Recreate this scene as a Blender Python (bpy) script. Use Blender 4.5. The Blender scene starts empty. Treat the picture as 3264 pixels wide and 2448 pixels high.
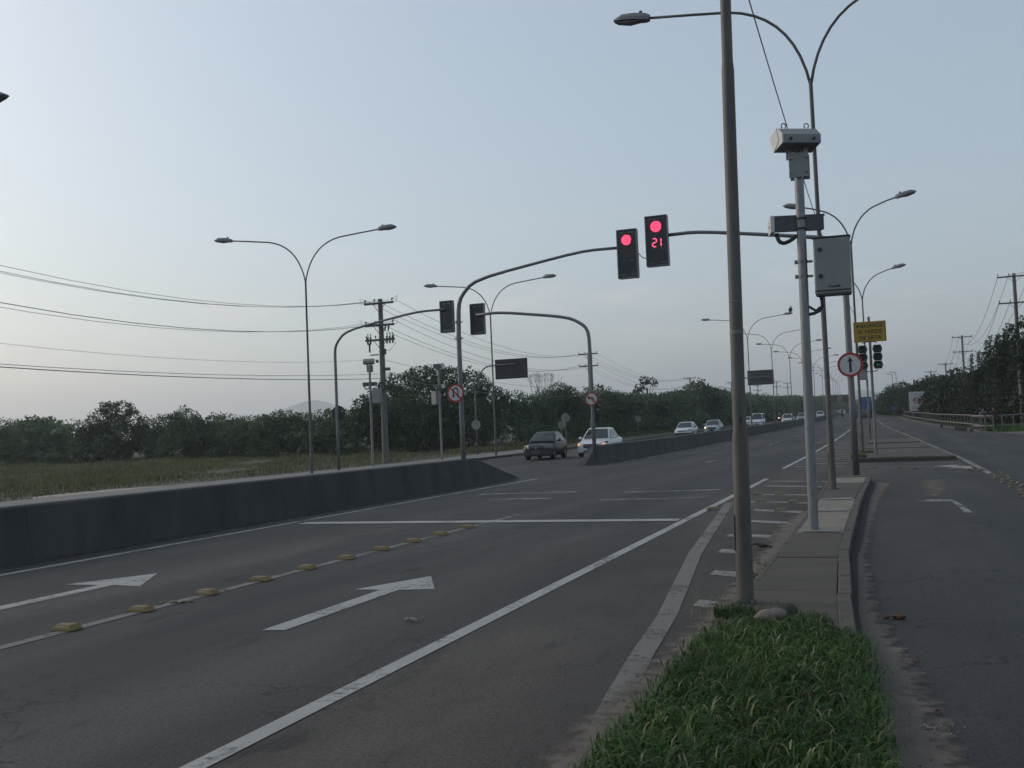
import bpy, bmesh, math, random
import numpy as np
from mathutils import Vector, Matrix, Euler

random.seed(7)
rng = np.random.default_rng(11)
R = math.radians
S = bpy.context.scene
COL = S.collection

# ------------------------------------------------------------------ camera
cam_d = bpy.data.cameras.new('camera')
cam = bpy.data.objects.new('camera', cam_d)
COL.objects.link(cam)
cam_d.sensor_width = 36.0
cam_d.lens = 36.0
cam_d.clip_start = 0.05
cam_d.clip_end = 20000
CAM_H = 1.65
# world axes expressed in the camera frame: road runs along +Y, level horizon rolled by 2.4 degrees
def cam_axes():
    F = 3264.0
    d = Vector((2855 - 1632, 1320 - 1224, F)).normalized()
    e = Vector((math.cos(R(2.4)), -math.sin(R(2.4)), 0))
    n = d.cross(e).normalized()
    if n.y > 0: n = -n
    x = d.cross(n)
    if x.x < 0: x = -x
    return x, d, n
AX, AY, AZ = cam_axes()
M3 = Matrix(((AX.x, -AX.y, -AX.z), (AY.x, -AY.y, -AY.z), (AZ.x, -AZ.y, -AZ.z)))
cam.matrix_world = Matrix.Translation((0, 0, CAM_H)) @ M3.to_4x4()
S.camera = cam

# ------------------------------------------------------------------ sky, sun, exposure
SUN_AZ, SUN_EL = -85.0, 30.0          # degrees from +Y towards +X, and above the horizon
HAZE_D = 0.00035
W = bpy.data.worlds.new('World')
S.world = W
W.use_nodes = True
wn, wl = W.node_tree.nodes, W.node_tree.links
wn.clear()
sky = wn.new('ShaderNodeTexSky')
sky.sky_type = 'NISHITA'
sky.sun_disc = False
sky.sun_elevation = R(SUN_EL)
sky.sun_rotation = R(SUN_AZ)
sky.air_density = 1.3
sky.dust_density = 3.0
sky.ozone_density = 1.0
bg = wn.new('ShaderNodeBackground')
bg.inputs['Strength'].default_value = 0.109
out = wn.new('ShaderNodeOutputWorld')
bw = wn.new('ShaderNodeRGBToBW'); wl.new(sky.outputs[0], bw.inputs[0])
def wmix(f, A, B):
    x = wn.new('ShaderNodeMix'); x.data_type = 'RGBA'; x.inputs['Factor'].default_value = f
    for k, v in (('A', A), ('B', B)):
        if isinstance(v, tuple): x.inputs[k].default_value = (*v, 1)
        else: wl.new(v, x.inputs[k])
    return x.outputs['Result']
pale = wmix(0.25, sky.outputs[0], bw.outputs[0])          # hazy, less saturated sky
veil = wmix(0.27, pale, (7.8, 9.55, 11.3))                 # even high haze over all of it
# a few thin clouds low over the horizon
geo = wn.new('ShaderNodeTexCoord')
mp = wn.new('ShaderNodeMapping'); mp.inputs['Scale'].default_value = (3.0, 3.0, 15.0)
wl.new(geo.outputs['Generated'], mp.inputs[0])
cn = wn.new('ShaderNodeTexNoise'); cn.inputs['Scale'].default_value = 2.4; cn.inputs['Detail'].default_value = 7; cn.inputs['Roughness'].default_value = 0.62
wl.new(mp.outputs[0], cn.inputs['Vector'])
cr = wn.new('ShaderNodeValToRGB')
cr.color_ramp.elements[0].position = 0.50; cr.color_ramp.elements[0].color = (0, 0, 0, 1)
cr.color_ramp.elements[1].position = 0.70; cr.color_ramp.elements[1].color = (1, 1, 1, 1)
wl.new(cn.outputs['Fac'], cr.inputs[0])
sx = wn.new('ShaderNodeSeparateXYZ'); wl.new(geo.outputs['Generated'], sx.inputs[0])
band = wn.new('ShaderNodeValToRGB')
for p, c in ((0.0, 0.0), (0.06, 0.08), (0.115, 0.55), (0.16, 0.08), (0.3, 0.0)):
    el = band.color_ramp.elements.new(p) if p not in (0.0,) else band.color_ramp.elements[0]
    el.position = p; el.color = (c, c, c, 1)
band.color_ramp.elements[-1].color = (0, 0, 0, 1)
wl.new(sx.outputs['Z'], band.inputs[0])
mul = wn.new('ShaderNodeMath'); mul.operation = 'MULTIPLY'
wl.new(cr.outputs[0], mul.inputs[0]); wl.new(band.outputs[0], mul.inputs[1])
cmx = wn.new('ShaderNodeMix'); cmx.data_type = 'RGBA'
wl.new(mul.outputs[0], cmx.inputs['Factor'])
wl.new(veil, cmx.inputs['A'])
cmx.inputs['B'].default_value = (7.2, 6.9, 6.8, 1)
wl.new(cmx.outputs['Result'], bg.inputs['Color'])
wl.new(bg.outputs[0], out.inputs['Surface'])

sun_d = bpy.data.lights.new('sun', 'SUN')
sun_d.energy = 0.8
sun_d.angle = R(14)
sun_d.color = (1.0, 0.9, 0.78)
sun = bpy.data.objects.new('sun', sun_d)
COL.objects.link(sun)
sd = Vector((math.sin(R(SUN_AZ)) * math.cos(R(SUN_EL)), math.cos(R(SUN_AZ)) * math.cos(R(SUN_EL)), math.sin(R(SUN_EL))))
sun.rotation_euler = sd.to_track_quat('Z', 'Y').to_euler()
sun.location = (-30, 10, 30)

S.view_settings.view_transform = 'Standard'
S.view_settings.look = 'None'
S.view_settings.exposure = 0.0
S.view_settings.gamma = 1.0
S.view_settings.use_curve_mapping = False
S.cycles.volume_bounces = 2
S.cycles.max_bounces = 6
S.cycles.transparent_max_bounces = 12

# ------------------------------------------------------------------ helpers
def gz_raw(y):
    if y < 45: return 0.0
    t = y - 45
    return 0.0085 * t * t / (t + 30)
def gz(y):
    """height of the ground: level up to 45 m, then a gentle climb (straight between 5 m rows)"""
    k = math.floor(y / 5.0) * 5.0
    a, b = gz_raw(k), gz_raw(k + 5.0)
    return a + (b - a) * (y - k) / 5.0

def tag(o, label=None, cat=None, group=None, kind=None):
    if label: o['label'] = label
    if cat: o['category'] = cat
    if group: o['group'] = group
    if kind: o['kind'] = kind
    return o

def thing(name, label, cat, loc=(0, 0, 0), rz=0.0, group=None):
    o = bpy.data.objects.new(name, None)
    o.empty_display_size = 0.2
    COL.objects.link(o)
    o.location = loc
    o.rotation_euler = (0, 0, rz)
    return tag(o, label, cat, group)

def copy_tree(o, parent=None):
    c = o.copy(); COL.objects.link(c)
    if parent is not None: c.parent = parent
    for ch in list(o.children): copy_tree(ch, c)
    return c

class MB:
    def __init__(s): s.v = []; s.f = []; s.m = []; s.cur = 0
    def _add(s, vs, fs):
        n = len(s.v); s.v += [tuple(v) for v in vs]
        for f in fs: s.f.append(tuple(i + n for i in f)); s.m.append(s.cur)
    def box(s, c, d, rz=0.0, rx=0.0, taper=1.0):
        M = Matrix.Rotation(rz, 4, 'Z') @ Matrix.Rotation(rx, 4, 'X')
        vs = []
        for z in (-1, 1):
            k = taper if z > 0 else 1.0
            for x, y in ((-1, -1), (1, -1), (1, 1), (-1, 1)):
                vs.append(Vector(c) + M @ Vector((x * d[0] / 2 * k, y * d[1] / 2 * k, z * d[2] / 2)))
        s._add(vs, [(3, 2, 1, 0), (4, 5, 6, 7), (0, 1, 5, 4), (1, 2, 6, 5), (2, 3, 7, 6), (3, 0, 4, 7)])
        return s
    def bbox(s, c, d, b=0.01, rz=0.0):
        """box with bevelled vertical edges and top/bottom edges"""
        x, y, z = d[0] / 2, d[1] / 2, d[2] / 2
        rings = []
        for zz, k in ((-z, b), (-z + b, 0), (z - b, 0), (z, b)):
            X, Y = x - k, y - k
            rings.append([(-X + b, -Y, zz), (X - b, -Y, zz), (X, -Y + b, zz), (X, Y - b, zz), (X - b, Y, zz), (-X + b, Y, zz), (-X, Y - b, zz), (-X, -Y + b, zz)])
        M = Matrix.Rotation(rz, 4, 'Z')
        vs = [Vector(c) + M @ Vector(p) for r in rings for p in r]
        fs = [tuple(range(7, -1, -1)), tuple(range(24, 32))]
        for k in range(3):
            for i in range(8):
                j = (i + 1) % 8
                fs.append((k * 8 + i, k * 8 + j, k * 8 + 8 + j, k * 8 + 8 + i))
        s._add(vs, fs); return s
    def tube(s, pts, rad, n=10, cap=True):
        pts = [Vector(p) for p in pts]
        if not hasattr(rad, '__len__'): rad = [rad] * len(pts)
        T = []
        for i in range(len(pts)):
            a = pts[max(i - 1, 0)]; b = pts[min(i + 1, len(pts) - 1)]
            t = b - a
            T.append(t.normalized() if t.length > 1e-9 else Vector((0, 0, 1)))
        up = Vector((0, 0, 1)) if abs(T[0].z) < 0.9 else Vector((1, 0, 0))
        u = T[0].cross(up).normalized()
        vs = []
        for i, p in enumerate(pts):
            u = (u - T[i] * u.dot(T[i])).normalized()
            w = T[i].cross(u)
            for k in range(n):
                a = 2 * math.pi * k / n
                vs.append(p + (u * math.cos(a) + w * math.sin(a)) * rad[i])
        fs = []
        for i in range(len(pts) - 1):
            for k in range(n):
                j = (k + 1) % n
                fs.append((i * n + k, i * n + j, i * n + n + j, i * n + n + k))
        if cap:
            fs.append(tuple(range(n - 1, -1, -1))); fs.append(tuple(range((len(pts) - 1) * n, len(pts) * n)))
        s._add(vs, fs); return s
    def cyl(s, a, b, r0, r1=None, n=12): return s.tube([a, b], [r0, r0 if r1 is None else r1], n)
    def loft(s, rings, cap=True):
        n = len(rings[0]); vs = [p for r in rings for p in r]; fs = []
        for i in range(len(rings) - 1):
            for k in range(n):
                j = (k + 1) % n
                fs.append((i * n + k, i * n + j, i * n + n + j, i * n + n + k))
        if cap:
            fs.append(tuple(range(n - 1, -1, -1))); fs.append(tuple(range((len(rings) - 1) * n, len(rings) * n)))
        s._add(vs, fs); return s
    def prism(s, prof, ext, org=(0, 0, 0), ax=((1, 0, 0), (0, 0, 1)), both=True):
        """profile (a,b) in the plane ax, pushed along vector ext"""
        o, A, B, E = Vector(org), Vector(ax[0]), Vector(ax[1]), Vector(ext)
        r0 = [o + A * a + B * b for a, b in prof]
        return s.loft([r0, [p + E for p in r0]], both)
    def ell(s, c, r, nu=10, nv=7, jit=0.0):
        vs = [(c[0], c[1], c[2] - r[2])]
        for i in range(1, nv):
            t = math.pi * i / nv
            for k in range(nu):
                a = 2 * math.pi * k / nu
                q = 1 + random.uniform(-jit, jit)
                vs.append((c[0] + r[0] * math.sin(t) * math.cos(a) * q, c[1] + r[1] * math.sin(t) * math.sin(a) * q, c[2] - r[2] * math.cos(t) * q))
        vs.append((c[0], c[1], c[2] + r[2])); L = len(vs) - 1
        fs = []
        for k in range(nu):
            j = (k + 1) % nu
            fs.append((0, 1 + j, 1 + k)); fs.append((L, L - nu + k, L - nu + j))
            for i in range(nv - 2):
                a = 1 + i * nu
                fs.append((a + k, a + j, a + nu + j, a + nu + k))
        s._add(vs, fs); return s
    def poly(s, pts): s._add(pts, [tuple(range(len(pts)))]); return s
    def build(s, name, mat, parent=None, smooth=False, loc=None, bevel=0.0):
        me = bpy.data.meshes.new(name)
        me.from_pydata(s.v, [], s.f)
        for m in (mat if isinstance(mat, (list, tuple)) else [mat]): me.materials.append(m)
        if len(me.materials) > 1: me.polygons.foreach_set('material_index', s.m)
        if smooth: me.shade_smooth()
        me.update()
        o = bpy.data.objects.new(name, me); COL.objects.link(o)
        if parent is not None: o.parent = parent
        if loc is not None: o.location = loc
        if smooth == 'auto':
            me.set_sharp_from_angle(angle=R(38))
        return o

# ------------------------------------------------------------------ materials
def mat(name, col, rough=0.6, metal=0.0, var=0.0, scale=4.0, bump=0.0, bscale=None, col2=None, stretch=(1, 1, 1), spec=0.5, emit=None, estr=1.0, detail=5, wear=None):
    m = bpy.data.materials.new(name); m.use_nodes = True
    n, l = m.node_tree.nodes, m.node_tree.links
    b = n['Principled BSDF']
    b.inputs['Base Color'].default_value = (*col, 1)
    b.inputs['Roughness'].default_value = rough
    b.inputs['Metallic'].default_value = metal
    b.inputs['Specular IOR Level'].default_value = spec
    if emit:
        b.inputs['Emission Color'].default_value = (*emit, 1); b.inputs['Emission Strength'].default_value = estr
    if var > 0 or col2 or bump > 0:
        tc = n.new('ShaderNodeTexCoord'); mp = n.new('ShaderNodeMapping'); mp.inputs['Scale'].default_value = stretch
        l.new(tc.outputs['Object'], mp.inputs[0])
        nz = n.new('ShaderNodeTexNoise'); nz.inputs['Scale'].default_value = scale; nz.inputs['Detail'].default_value = detail; nz.inputs['Roughness'].default_value = 0.6
        l.new(mp.outputs[0], nz.inputs['Vector'])
        if var > 0 or col2:
            rp = n.new('ShaderNodeValToRGB')
            c2 = col2 if col2 else tuple(c * (1 + var) for c in col)
            c1 = col if col2 else tuple(c * (1 - var) for c in col)
            rp.color_ramp.elements[0].position = 0.32; rp.color_ramp.elements[0].color = (*c1, 1)
            rp.color_ramp.elements[1].position = 0.68; rp.color_ramp.elements[1].color = (*c2, 1)
            l.new(nz.outputs['Fac'], rp.inputs[0]); l.new(rp.outputs[0], b.inputs['Base Color'])
        if bump > 0:
            nb = n.new('ShaderNodeTexNoise'); nb.inputs['Scale'].default_value = bscale or scale * 4; nb.inputs['Detail'].default_value = 4
            l.new(mp.outputs[0], nb.inputs['Vector'])
            bp = n.new('ShaderNodeBump'); bp.inputs['Strength'].default_value = bump; bp.inputs['Distance'].default_value = 0.01
            l.new(nb.outputs['Fac'], bp.inputs['Height']); l.new(bp.outputs[0], b.inputs['Normal'])
    return m

def asphalt(name, dusty=False):
    m = bpy.data.materials.new(name); m.use_nodes = True
    n, l = m.node_tree.nodes, m.node_tree.links
    b = n['Principled BSDF']; b.inputs['Roughness'].default_value = 0.85; b.inputs['Specular IOR Level'].default_value = 0.2
    g = n.new('ShaderNodeNewGeometry')
    def noise(scale, stretch=(1, 1, 1), detail=5, rough=0.6):
        mp = n.new('ShaderNodeMapping'); mp.inputs['Scale'].default_value = stretch
        l.new(g.outputs['Position'], mp.inputs[0])
        t = n.new('ShaderNodeTexNoise'); t.inputs['Scale'].default_value = scale; t.inputs['Detail'].default_value = detail; t.inputs['Roughness'].default_value = rough
        l.new(mp.outputs[0], t.inputs['Vector']); return t
    def ramp(src, p0, c0, p1, c1):
        r = n.new('ShaderNodeValToRGB'); e = r.color_ramp.elements
        e[0].position = p0; e[0].color = (*c0, 1); e[1].position = p1; e[1].color = (*c1, 1)
        l.new(src, r.inputs[0]); return r
    def mix(a, bb, f, mode='MIX'):
        x = n.new('ShaderNodeMix'); x.data_type = 'RGBA'; x.blend_type = mode
        for s_, v in (('Factor', f), ('A', a), ('B', bb)):
            if isinstance(v, (int, float)): x.inputs[s_].default_value = v
            elif isinstance(v, tuple): x.inputs[s_].default_value = (*v, 1)
            else: l.new(v, x.inputs[s_])
        return x.outputs['Result']
    # long worn lanes, darker and bluer than the dusty margins
    lane = noise(0.55, (1.0, 0.045, 1.0), 4)
    base = ramp(lane.outputs['Fac'], 0.40, (0.0350, 0.0375, 0.0420), 0.62, (0.0510, 0.0505, 0.0510)).outputs[0]
    sp = n.new('ShaderNodeSeparateXYZ'); l.new(g.outputs['Position'], sp.inputs[0])
    mr = n.new('ShaderNodeMapRange'); mr.inputs['From Min'].default_value = -3.7; mr.inputs['From Max'].default_value = -3.2
    mr.interpolation_type = 'SMOOTHSTEP'
    l.new(sp.outputs['X'], mr.inputs['Value'])
    mr2 = n.new('ShaderNodeMapRange'); mr2.inputs['From Min'].default_value = -1.6; mr2.inputs['From Max'].default_value = 0.9; mr2.inputs['To Min'].default_value = 1; mr2.inputs['To Max'].default_value = 0.0
    l.new(sp.outputs['X'], mr2.inputs['Value'])
    mm = n.new('ShaderNodeMath'); mm.operation = 'MULTIPLY'; l.new(mr.outputs[0], mm.inputs[0]); l.new(mr2.outputs[0], mm.inputs[1])
    dust = ramp(noise(1.3, (1, 0.5, 1)).outputs['Fac'], 0.3, (0.0455, 0.0425, 0.0405), 0.7, (0.0600, 0.0560, 0.0530)).outputs[0]
    base = mix(base, dust, mm.outputs[0])
    # blotches and patches
    bl = ramp(noise(0.23, (1.6, 0.5, 1), 6, 0.65).outputs['Fac'], 0.36, (0.72, 0.735, 0.77), 0.66, (1.30, 1.27, 1.22)).outputs[0]
    base = mix(base, bl, 1.0, 'MULTIPLY')
    # polished wheel tracks, two to a lane
    tr = n.new('ShaderNodeMath'); tr.operation = 'MULTIPLY_ADD'; tr.inputs[1].default_value = 2 * math.pi / 1.95; tr.inputs[2].default_value = 2 * math.pi * (11.25 / 1.95) + math.pi
    wx = n.new('ShaderNodeMath'); wx.operation = 'MULTIPLY_ADD'; wx.inputs[1].default_value = 0.5; l.new(noise(0.12, (1, 0.4, 1), 2).outputs['Fac'], wx.inputs[0]); l.new(sp.outputs['X'], wx.inputs[2])
    l.new(wx.outputs[0], tr.inputs[0]); co = n.new('ShaderNodeMath'); co.operation = 'COSINE'; l.new(tr.outputs[0], co.inputs[0])
    cm = n.new('ShaderNodeMapRange'); cm.inputs['From Min'].default_value = -1; l.new(co.outputs[0], cm.inputs['Value'])
    tk = ramp(cm.outputs[0], 0.1, (0.90, 0.90, 0.905), 0.9, (1.07, 1.068, 1.06)).outputs[0]
    base = mix(base, tk, 1.0, 'MULTIPLY')
    # dark oil spots and dribbles
    oil = ramp(noise(2.6, (1.0, 0.35, 1), 3, 0.5).outputs['Fac'], 0.64, (1, 1, 1), 0.73, (0.60, 0.60, 0.61)).outputs[0]
    base = mix(base, oil, 1.0, 'MULTIPLY')
    # stone grain
    gr = ramp(noise(55, (1, 1, 1), 3, 0.7).outputs['Fac'], 0.30, (0.55, 0.55, 0.55), 0.72, (1.55, 1.53, 1.48)).outputs[0]
    base = mix(base, gr, 1.0, 'MULTIPLY')
    # fine cracks
    vo = n.new('ShaderNodeTexVoronoi'); vo.feature = 'DISTANCE_TO_EDGE'; vo.inputs['Scale'].default_value = 0.45
    wob = noise(1.2, (1, 1, 1), 5)
    ad = n.new('ShaderNodeMix'); ad.data_type = 'RGBA'; ad.blend_type = 'LINEAR_LIGHT'; ad.inputs['Factor'].default_value = 0.9
    l.new(g.outputs['Position'], ad.inputs['A']); l.new(wob.outputs['Color'], ad.inputs['B'])
    l.new(ad.outputs['Result'], vo.inputs['Vector'])
    ck = ramp(vo.outputs['Distance'], 0.0, (0.45, 0.45, 0.45), 0.014, (1, 1, 1)).outputs[0]
    ckm = ramp(noise(0.17, (1, 1, 1), 2).outputs['Fac'], 0.46, (0, 0, 0), 0.56, (1, 1, 1)).outputs[0]
    base = mix(base, mix(base, ck, 1.0, 'MULTIPLY'), ckm)
    l.new(base, b.inputs['Base Color'])
    bp = n.new('ShaderNodeBump'); bp.inputs['Strength'].default_value = 0.35; bp.inputs['Distance'].default_value = 0.006
    l.new(noise(70, (1, 1, 1), 3).outputs['Fac'], bp.inputs['Height']); l.new(bp.outputs[0], b.inputs['Normal'])
    return m

def paint(name, col, keep=0.62, scale=9.0, soft=0.12):
    """road paint worn through to the asphalt below (true transparency where it is gone)"""
    m = bpy.data.materials.new(name); m.use_nodes = True
    n, l = m.node_tree.nodes, m.node_tree.links
    b = n['Principled BSDF']; b.inputs['Roughness'].default_value = 0.7; b.inputs['Specular IOR Level'].default_value = 0.3
    g = n.new('ShaderNodeNewGeometry')
    t = n.new('ShaderNodeTexNoise'); t.inputs['Scale'].default_value = scale; t.inputs['Detail'].default_value = 8; t.inputs['Roughness'].default_value = 0.72
    l.new(g.outputs['Position'], t.inputs['Vector'])
    t2 = n.new('ShaderNodeTexNoise'); t2.inputs['Scale'].default_value = 1.1; t2.inputs['Detail'].default_value = 4
    l.new(g.outputs['Position'], t2.inputs['Vector'])
    c = n.new('ShaderNodeValToRGB'); c.color_ramp.elements[0].position = 0.3; c.color_ramp.elements[1].position = 0.7
    c.color_ramp.elements[0].color = (*[x * 0.78 for x in col], 1); c.color_ramp.elements[1].color = (*col, 1)
    l.new(t2.outputs['Fac'], c.inputs[0]); l.new(c.outputs[0], b.inputs['Base Color'])
    avg = n.new('ShaderNodeMath'); avg.operation = 'MULTIPLY_ADD'; avg.inputs[1].default_value = 0.5
    l.new(t.outputs['Fac'], avg.inputs[0])
    hf = n.new('ShaderNodeMath'); hf.operation = 'MULTIPLY'; hf.inputs[1].default_value = 0.5; l.new(t2.outputs['Fac'], hf.inputs[0])
    l.new(hf.outputs[0], avg.inputs[2])
    mr = n.new('ShaderNodeMapRange'); mr.inputs['From Min'].default_value = keep - soft; mr.inputs['From Max'].default_value = keep + soft
    mr.inputs['To Min'].default_value = 1; mr.inputs['To Max'].default_value = 0
    l.new(avg.outputs[0], mr.inputs['Value'])
    l.new(mr.outputs[0], b.inputs['Alpha'])
    return m

def leafmat(name, c1, c2, c3, trans=0.25):
    m = bpy.data.materials.new(name); m.use_nodes = True
    n, l = m.node_tree.nodes, m.node_tree.links
    b = n['Principled BSDF']; b.inputs['Roughness'].default_value = 0.6; b.inputs['Specular IOR Level'].default_value = 0.25
    g = n.new('ShaderNodeNewGeometry')
    r = n.new('ShaderNodeValToRGB')
    r.color_ramp.elements[0].color = (*c1, 1); r.color_ramp.elements[1].color = (*c3, 1)
    e = r.color_ramp.elements.new(0.55); e.color = (*c2, 1)
    t = n.new('ShaderNodeTexNoise'); t.inputs['Scale'].default_value = 0.55; t.inputs['Detail'].default_value = 3
    l.new(g.outputs['Position'], t.inputs['Vector'])
    a = n.new('ShaderNodeMath'); a.operation = 'MULTIPLY_ADD'; a.inputs[1].default_value = 0.45
    l.new(g.outputs['Random Per Island'], a.inputs[0])
    sb = n.new('ShaderNodeMath'); sb.operation = 'MULTIPLY_ADD'; sb.inputs[1].default_value = 1.5; sb.inputs[2].default_value = -0.47
    l.new(t.outputs['Fac'], sb.inputs[0]); l.new(sb.outputs[0], a.inputs[2])
    l.new(a.outputs[0], r.inputs[0]); l.new(r.outputs[0], b.inputs['Base Color'])
    if trans:
        tr = n.new('ShaderNodeBsdfTranslucent'); l.new(r.outputs[0], tr.inputs['Color'])
        mx = n.new('ShaderNodeMixShader'); mx.inputs[0].default_value = trans
        l.new(b.outputs[0], mx.inputs[1]); l.new(tr.outputs[0], mx.inputs[2])
        l.new(mx.outputs[0], n['Material Output'].inputs['Surface'])
    return m

ASPH = asphalt('asphalt')
WHITE_P = paint('white_road_paint', (0.32, 0.32, 0.31), 0.60, 13, 0.10)
WORN_P = paint('worn_road_paint', (0.2635, 0.2592, 0.2507), 0.54, 11)
FADED_P = paint('faded_road_paint', (0.30, 0.30, 0.295), 0.475, 7, 0.10)
DUSTY_P = paint('dusty_road_paint', (0.1485, 0.143, 0.132), 0.60, 12)
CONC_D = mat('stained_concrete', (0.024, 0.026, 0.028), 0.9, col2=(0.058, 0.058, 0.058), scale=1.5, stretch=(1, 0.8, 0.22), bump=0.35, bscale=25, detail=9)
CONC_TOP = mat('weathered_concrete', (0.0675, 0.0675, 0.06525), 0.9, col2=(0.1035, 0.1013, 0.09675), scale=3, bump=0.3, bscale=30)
SLAB_D = mat('dark_paving_concrete', (0.03764, 0.03134, 0.02468), 0.9, col2=(0.05535, 0.04701, 0.03738), scale=2.2, bump=0.3, bscale=40, detail=8, stretch=(0.6, 1.6, 1))
SLAB_L = mat('pale_paving_concrete', (0.1212, 0.1081, 0.08818), 0.9, col2=(0.1781, 0.1621, 0.134), scale=2.6, bump=0.3, bscale=40, detail=8)
KERB = mat('kerb_concrete', (0.04039, 0.03538, 0.02976), 0.9, col2=(0.06732, 0.05947, 0.05006), scale=6, bump=0.4, bscale=40, detail=8)
SIDEW = mat('sidewalk_concrete', (0.09826, 0.09826, 0.09707), 0.9, col2=(0.1445, 0.1433, 0.1387), scale=0.8, bump=0.2, bscale=20)
GALV = mat('galvanised_steel', (0.1152, 0.1188, 0.1224), 0.5, 0.35, col2=(0.18, 0.1836, 0.1872), scale=14, bump=0.04, stretch=(1, 1, 0.3))
GALV_L = mat('bright_galvanised_steel', (0.155, 0.1612, 0.1705), 0.45, 0.35, col2=(0.2232, 0.2294, 0.2387), scale=18, bump=0.05, stretch=(1, 1, 0.3))
LAMPST = mat('grey_lamp_post_steel', (0.060, 0.057, 0.053), 0.6, 0.15, col2=(0.112, 0.103, 0.094), scale=6, bump=0.08, stretch=(1.5, 1.5, 0.3), detail=10)
KERB_SHADE = mat('shaded_kerb_face', (0.010, 0.010, 0.011), 0.9, col2=(0.022, 0.021, 0.021), scale=5, bump=0.4)  # shade on the right kerb's road side, painted in as near-black
LUM = mat('luminaire_aluminium', (0.16, 0.164, 0.168), 0.55, 0.2, var=0.12, scale=9)
LENS = mat('luminaire_lens', (0.10, 0.11, 0.12), 0.2)
DARK = mat('black_plastic', (0.016, 0.018, 0.021), 0.5, var=0.2, scale=20)
SIGPANEL = mat('dark_signal_panel', (0.012, 0.017, 0.024), 0.35, var=0.25, scale=6)
SIGFRAME = mat('signal_frame_aluminium', (0.17, 0.18, 0.19), 0.5, 0.3)
PRINT = mat('pale_print', (0.272, 0.272, 0.272), 0.6)
SIGNBACK = mat('sign_back_aluminium', (0.198, 0.198, 0.192), 0.55, 0.25, var=0.2, scale=7)
BOARDBACK = mat('dark_board_back', (0.022, 0.025, 0.03), 0.55, var=0.3, scale=3)
RIB = mat('board_rib_steel', (0.07, 0.075, 0.08), 0.55, 0.3)
RED = mat('sign_red', (0.306, 0.0238, 0.017), 0.5, var=0.12, scale=9)
SWHITE = mat('sign_white', (0.44, 0.448, 0.456), 0.5, var=0.06, scale=9)
SBLACK = mat('sign_black', (0.012, 0.014, 0.014), 0.5)
YEL = mat('sign_yellow', (0.315, 0.2025, 0.01125), 0.55, var=0.1, scale=6)
LED_RED = mat('led_red', (0.5, 0.01, 0.04), 0.4, emit=(1.0, 0.015, 0.085), estr=0.62)
LED_HOT = mat('led_red_core', (0.5, 0.02, 0.06), 0.4, emit=(1.0, 0.10, 0.22), estr=1.5)
LED_OFF = mat('unlit_lens', (0.035, 0.016, 0.012), 0.35)
LED_GRN = mat('led_green', (0.0, 0.1, 0.03), 0.4, emit=(0.0, 0.32, 0.11), estr=0.22)
STUD = mat('stud_yellow', (0.1116, 0.07673, 0.01488), 0.7, col2=(0.1674, 0.1209, 0.03255), scale=22, bump=0.3)
STUDREF = mat('stud_reflector', (0.126, 0.108, 0.072), 0.3)
STUDWHITE = mat('stud_dirty_white', (0.11, 0.088, 0.0495), 0.7, col2=(0.165, 0.143, 0.0935), scale=22, bump=0.3)
CABW = mat('cabinet_grey_paint', (0.186, 0.1984, 0.2015), 0.5, var=0.06, scale=3)
CAMW = mat('camera_white_paint', (0.504, 0.495, 0.468), 0.5, var=0.05, scale=5)
CAMG = mat('camera_dark_paint', (0.06, 0.066, 0.075), 0.55, var=0.15, scale=7)
WOODP = mat('weathered_utility_pole', (0.102, 0.093, 0.087), 0.85, col2=(0.15, 0.141, 0.132), scale=5, stretch=(1, 1, 0.2), bump=0.3)
XARM = mat('crossarm_wood', (0.075, 0.075, 0.075), 0.85, var=0.2, scale=8)
INSUL = mat('insulator', (0.05, 0.05, 0.055), 0.4)
WIRE = mat('wire', (0.035, 0.037, 0.04), 0.6)
WIREP = mat('pale_wire', (0.17, 0.175, 0.18), 0.6)
BARK = mat('bark', (0.045, 0.038, 0.03), 0.9, var=0.3, scale=7)
BARKG = mat('grey_bark', (0.10, 0.095, 0.09), 0.9, var=0.3, scale=7)
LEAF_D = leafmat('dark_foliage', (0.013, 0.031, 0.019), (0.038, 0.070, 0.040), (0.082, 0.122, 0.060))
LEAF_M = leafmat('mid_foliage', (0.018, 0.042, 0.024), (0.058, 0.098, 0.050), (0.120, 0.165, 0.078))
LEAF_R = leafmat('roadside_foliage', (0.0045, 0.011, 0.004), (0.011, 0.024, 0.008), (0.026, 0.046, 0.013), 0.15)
GRASS_B = leafmat('grass_blades', (0.010, 0.026, 0.006), (0.034, 0.080, 0.014), (0.130, 0.205, 0.055), 0.25)
GRASS_DRY = leafmat('dry_grass_blades', (0.16, 0.15, 0.075), (0.22, 0.21, 0.12), (0.30, 0.30, 0.19), 0.2)
GRASS_T = leafmat('tall_field_grass', (0.042, 0.056, 0.020), (0.085, 0.098, 0.036), (0.160, 0.150, 0.072), 0.2)
SOIL = mat('soil', (0.021, 0.0168, 0.012), 0.95, col2=(0.045, 0.036, 0.027), scale=7, bump=0.5)
GROUND = mat('ground_grass', (0.0182, 0.02275, 0.01001), 0.95, col2=(0.03868, 0.03868, 0.02048), scale=0.35, bump=0.4, bscale=4, detail=8)
DIRT = mat('roadside_dirt', (0.06, 0.0552, 0.048), 0.95, col2=(0.096, 0.087, 0.075), scale=0.7, bump=0.4, bscale=9, detail=8)
RUBBER = mat('tyre_rubber', (0.012, 0.012, 0.013), 0.8)
RIM = mat('wheel_rim', (0.132, 0.132, 0.138), 0.4, 0.6)
GLASS = mat('car_glass', (0.012, 0.016, 0.020), 0.06, spec=0.8)
CHROME = mat('chrome', (0.5, 0.5, 0.5), 0.2, 0.9)
PLATE = mat('number_plate', (0.10, 0.105, 0.11), 0.5)
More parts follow.
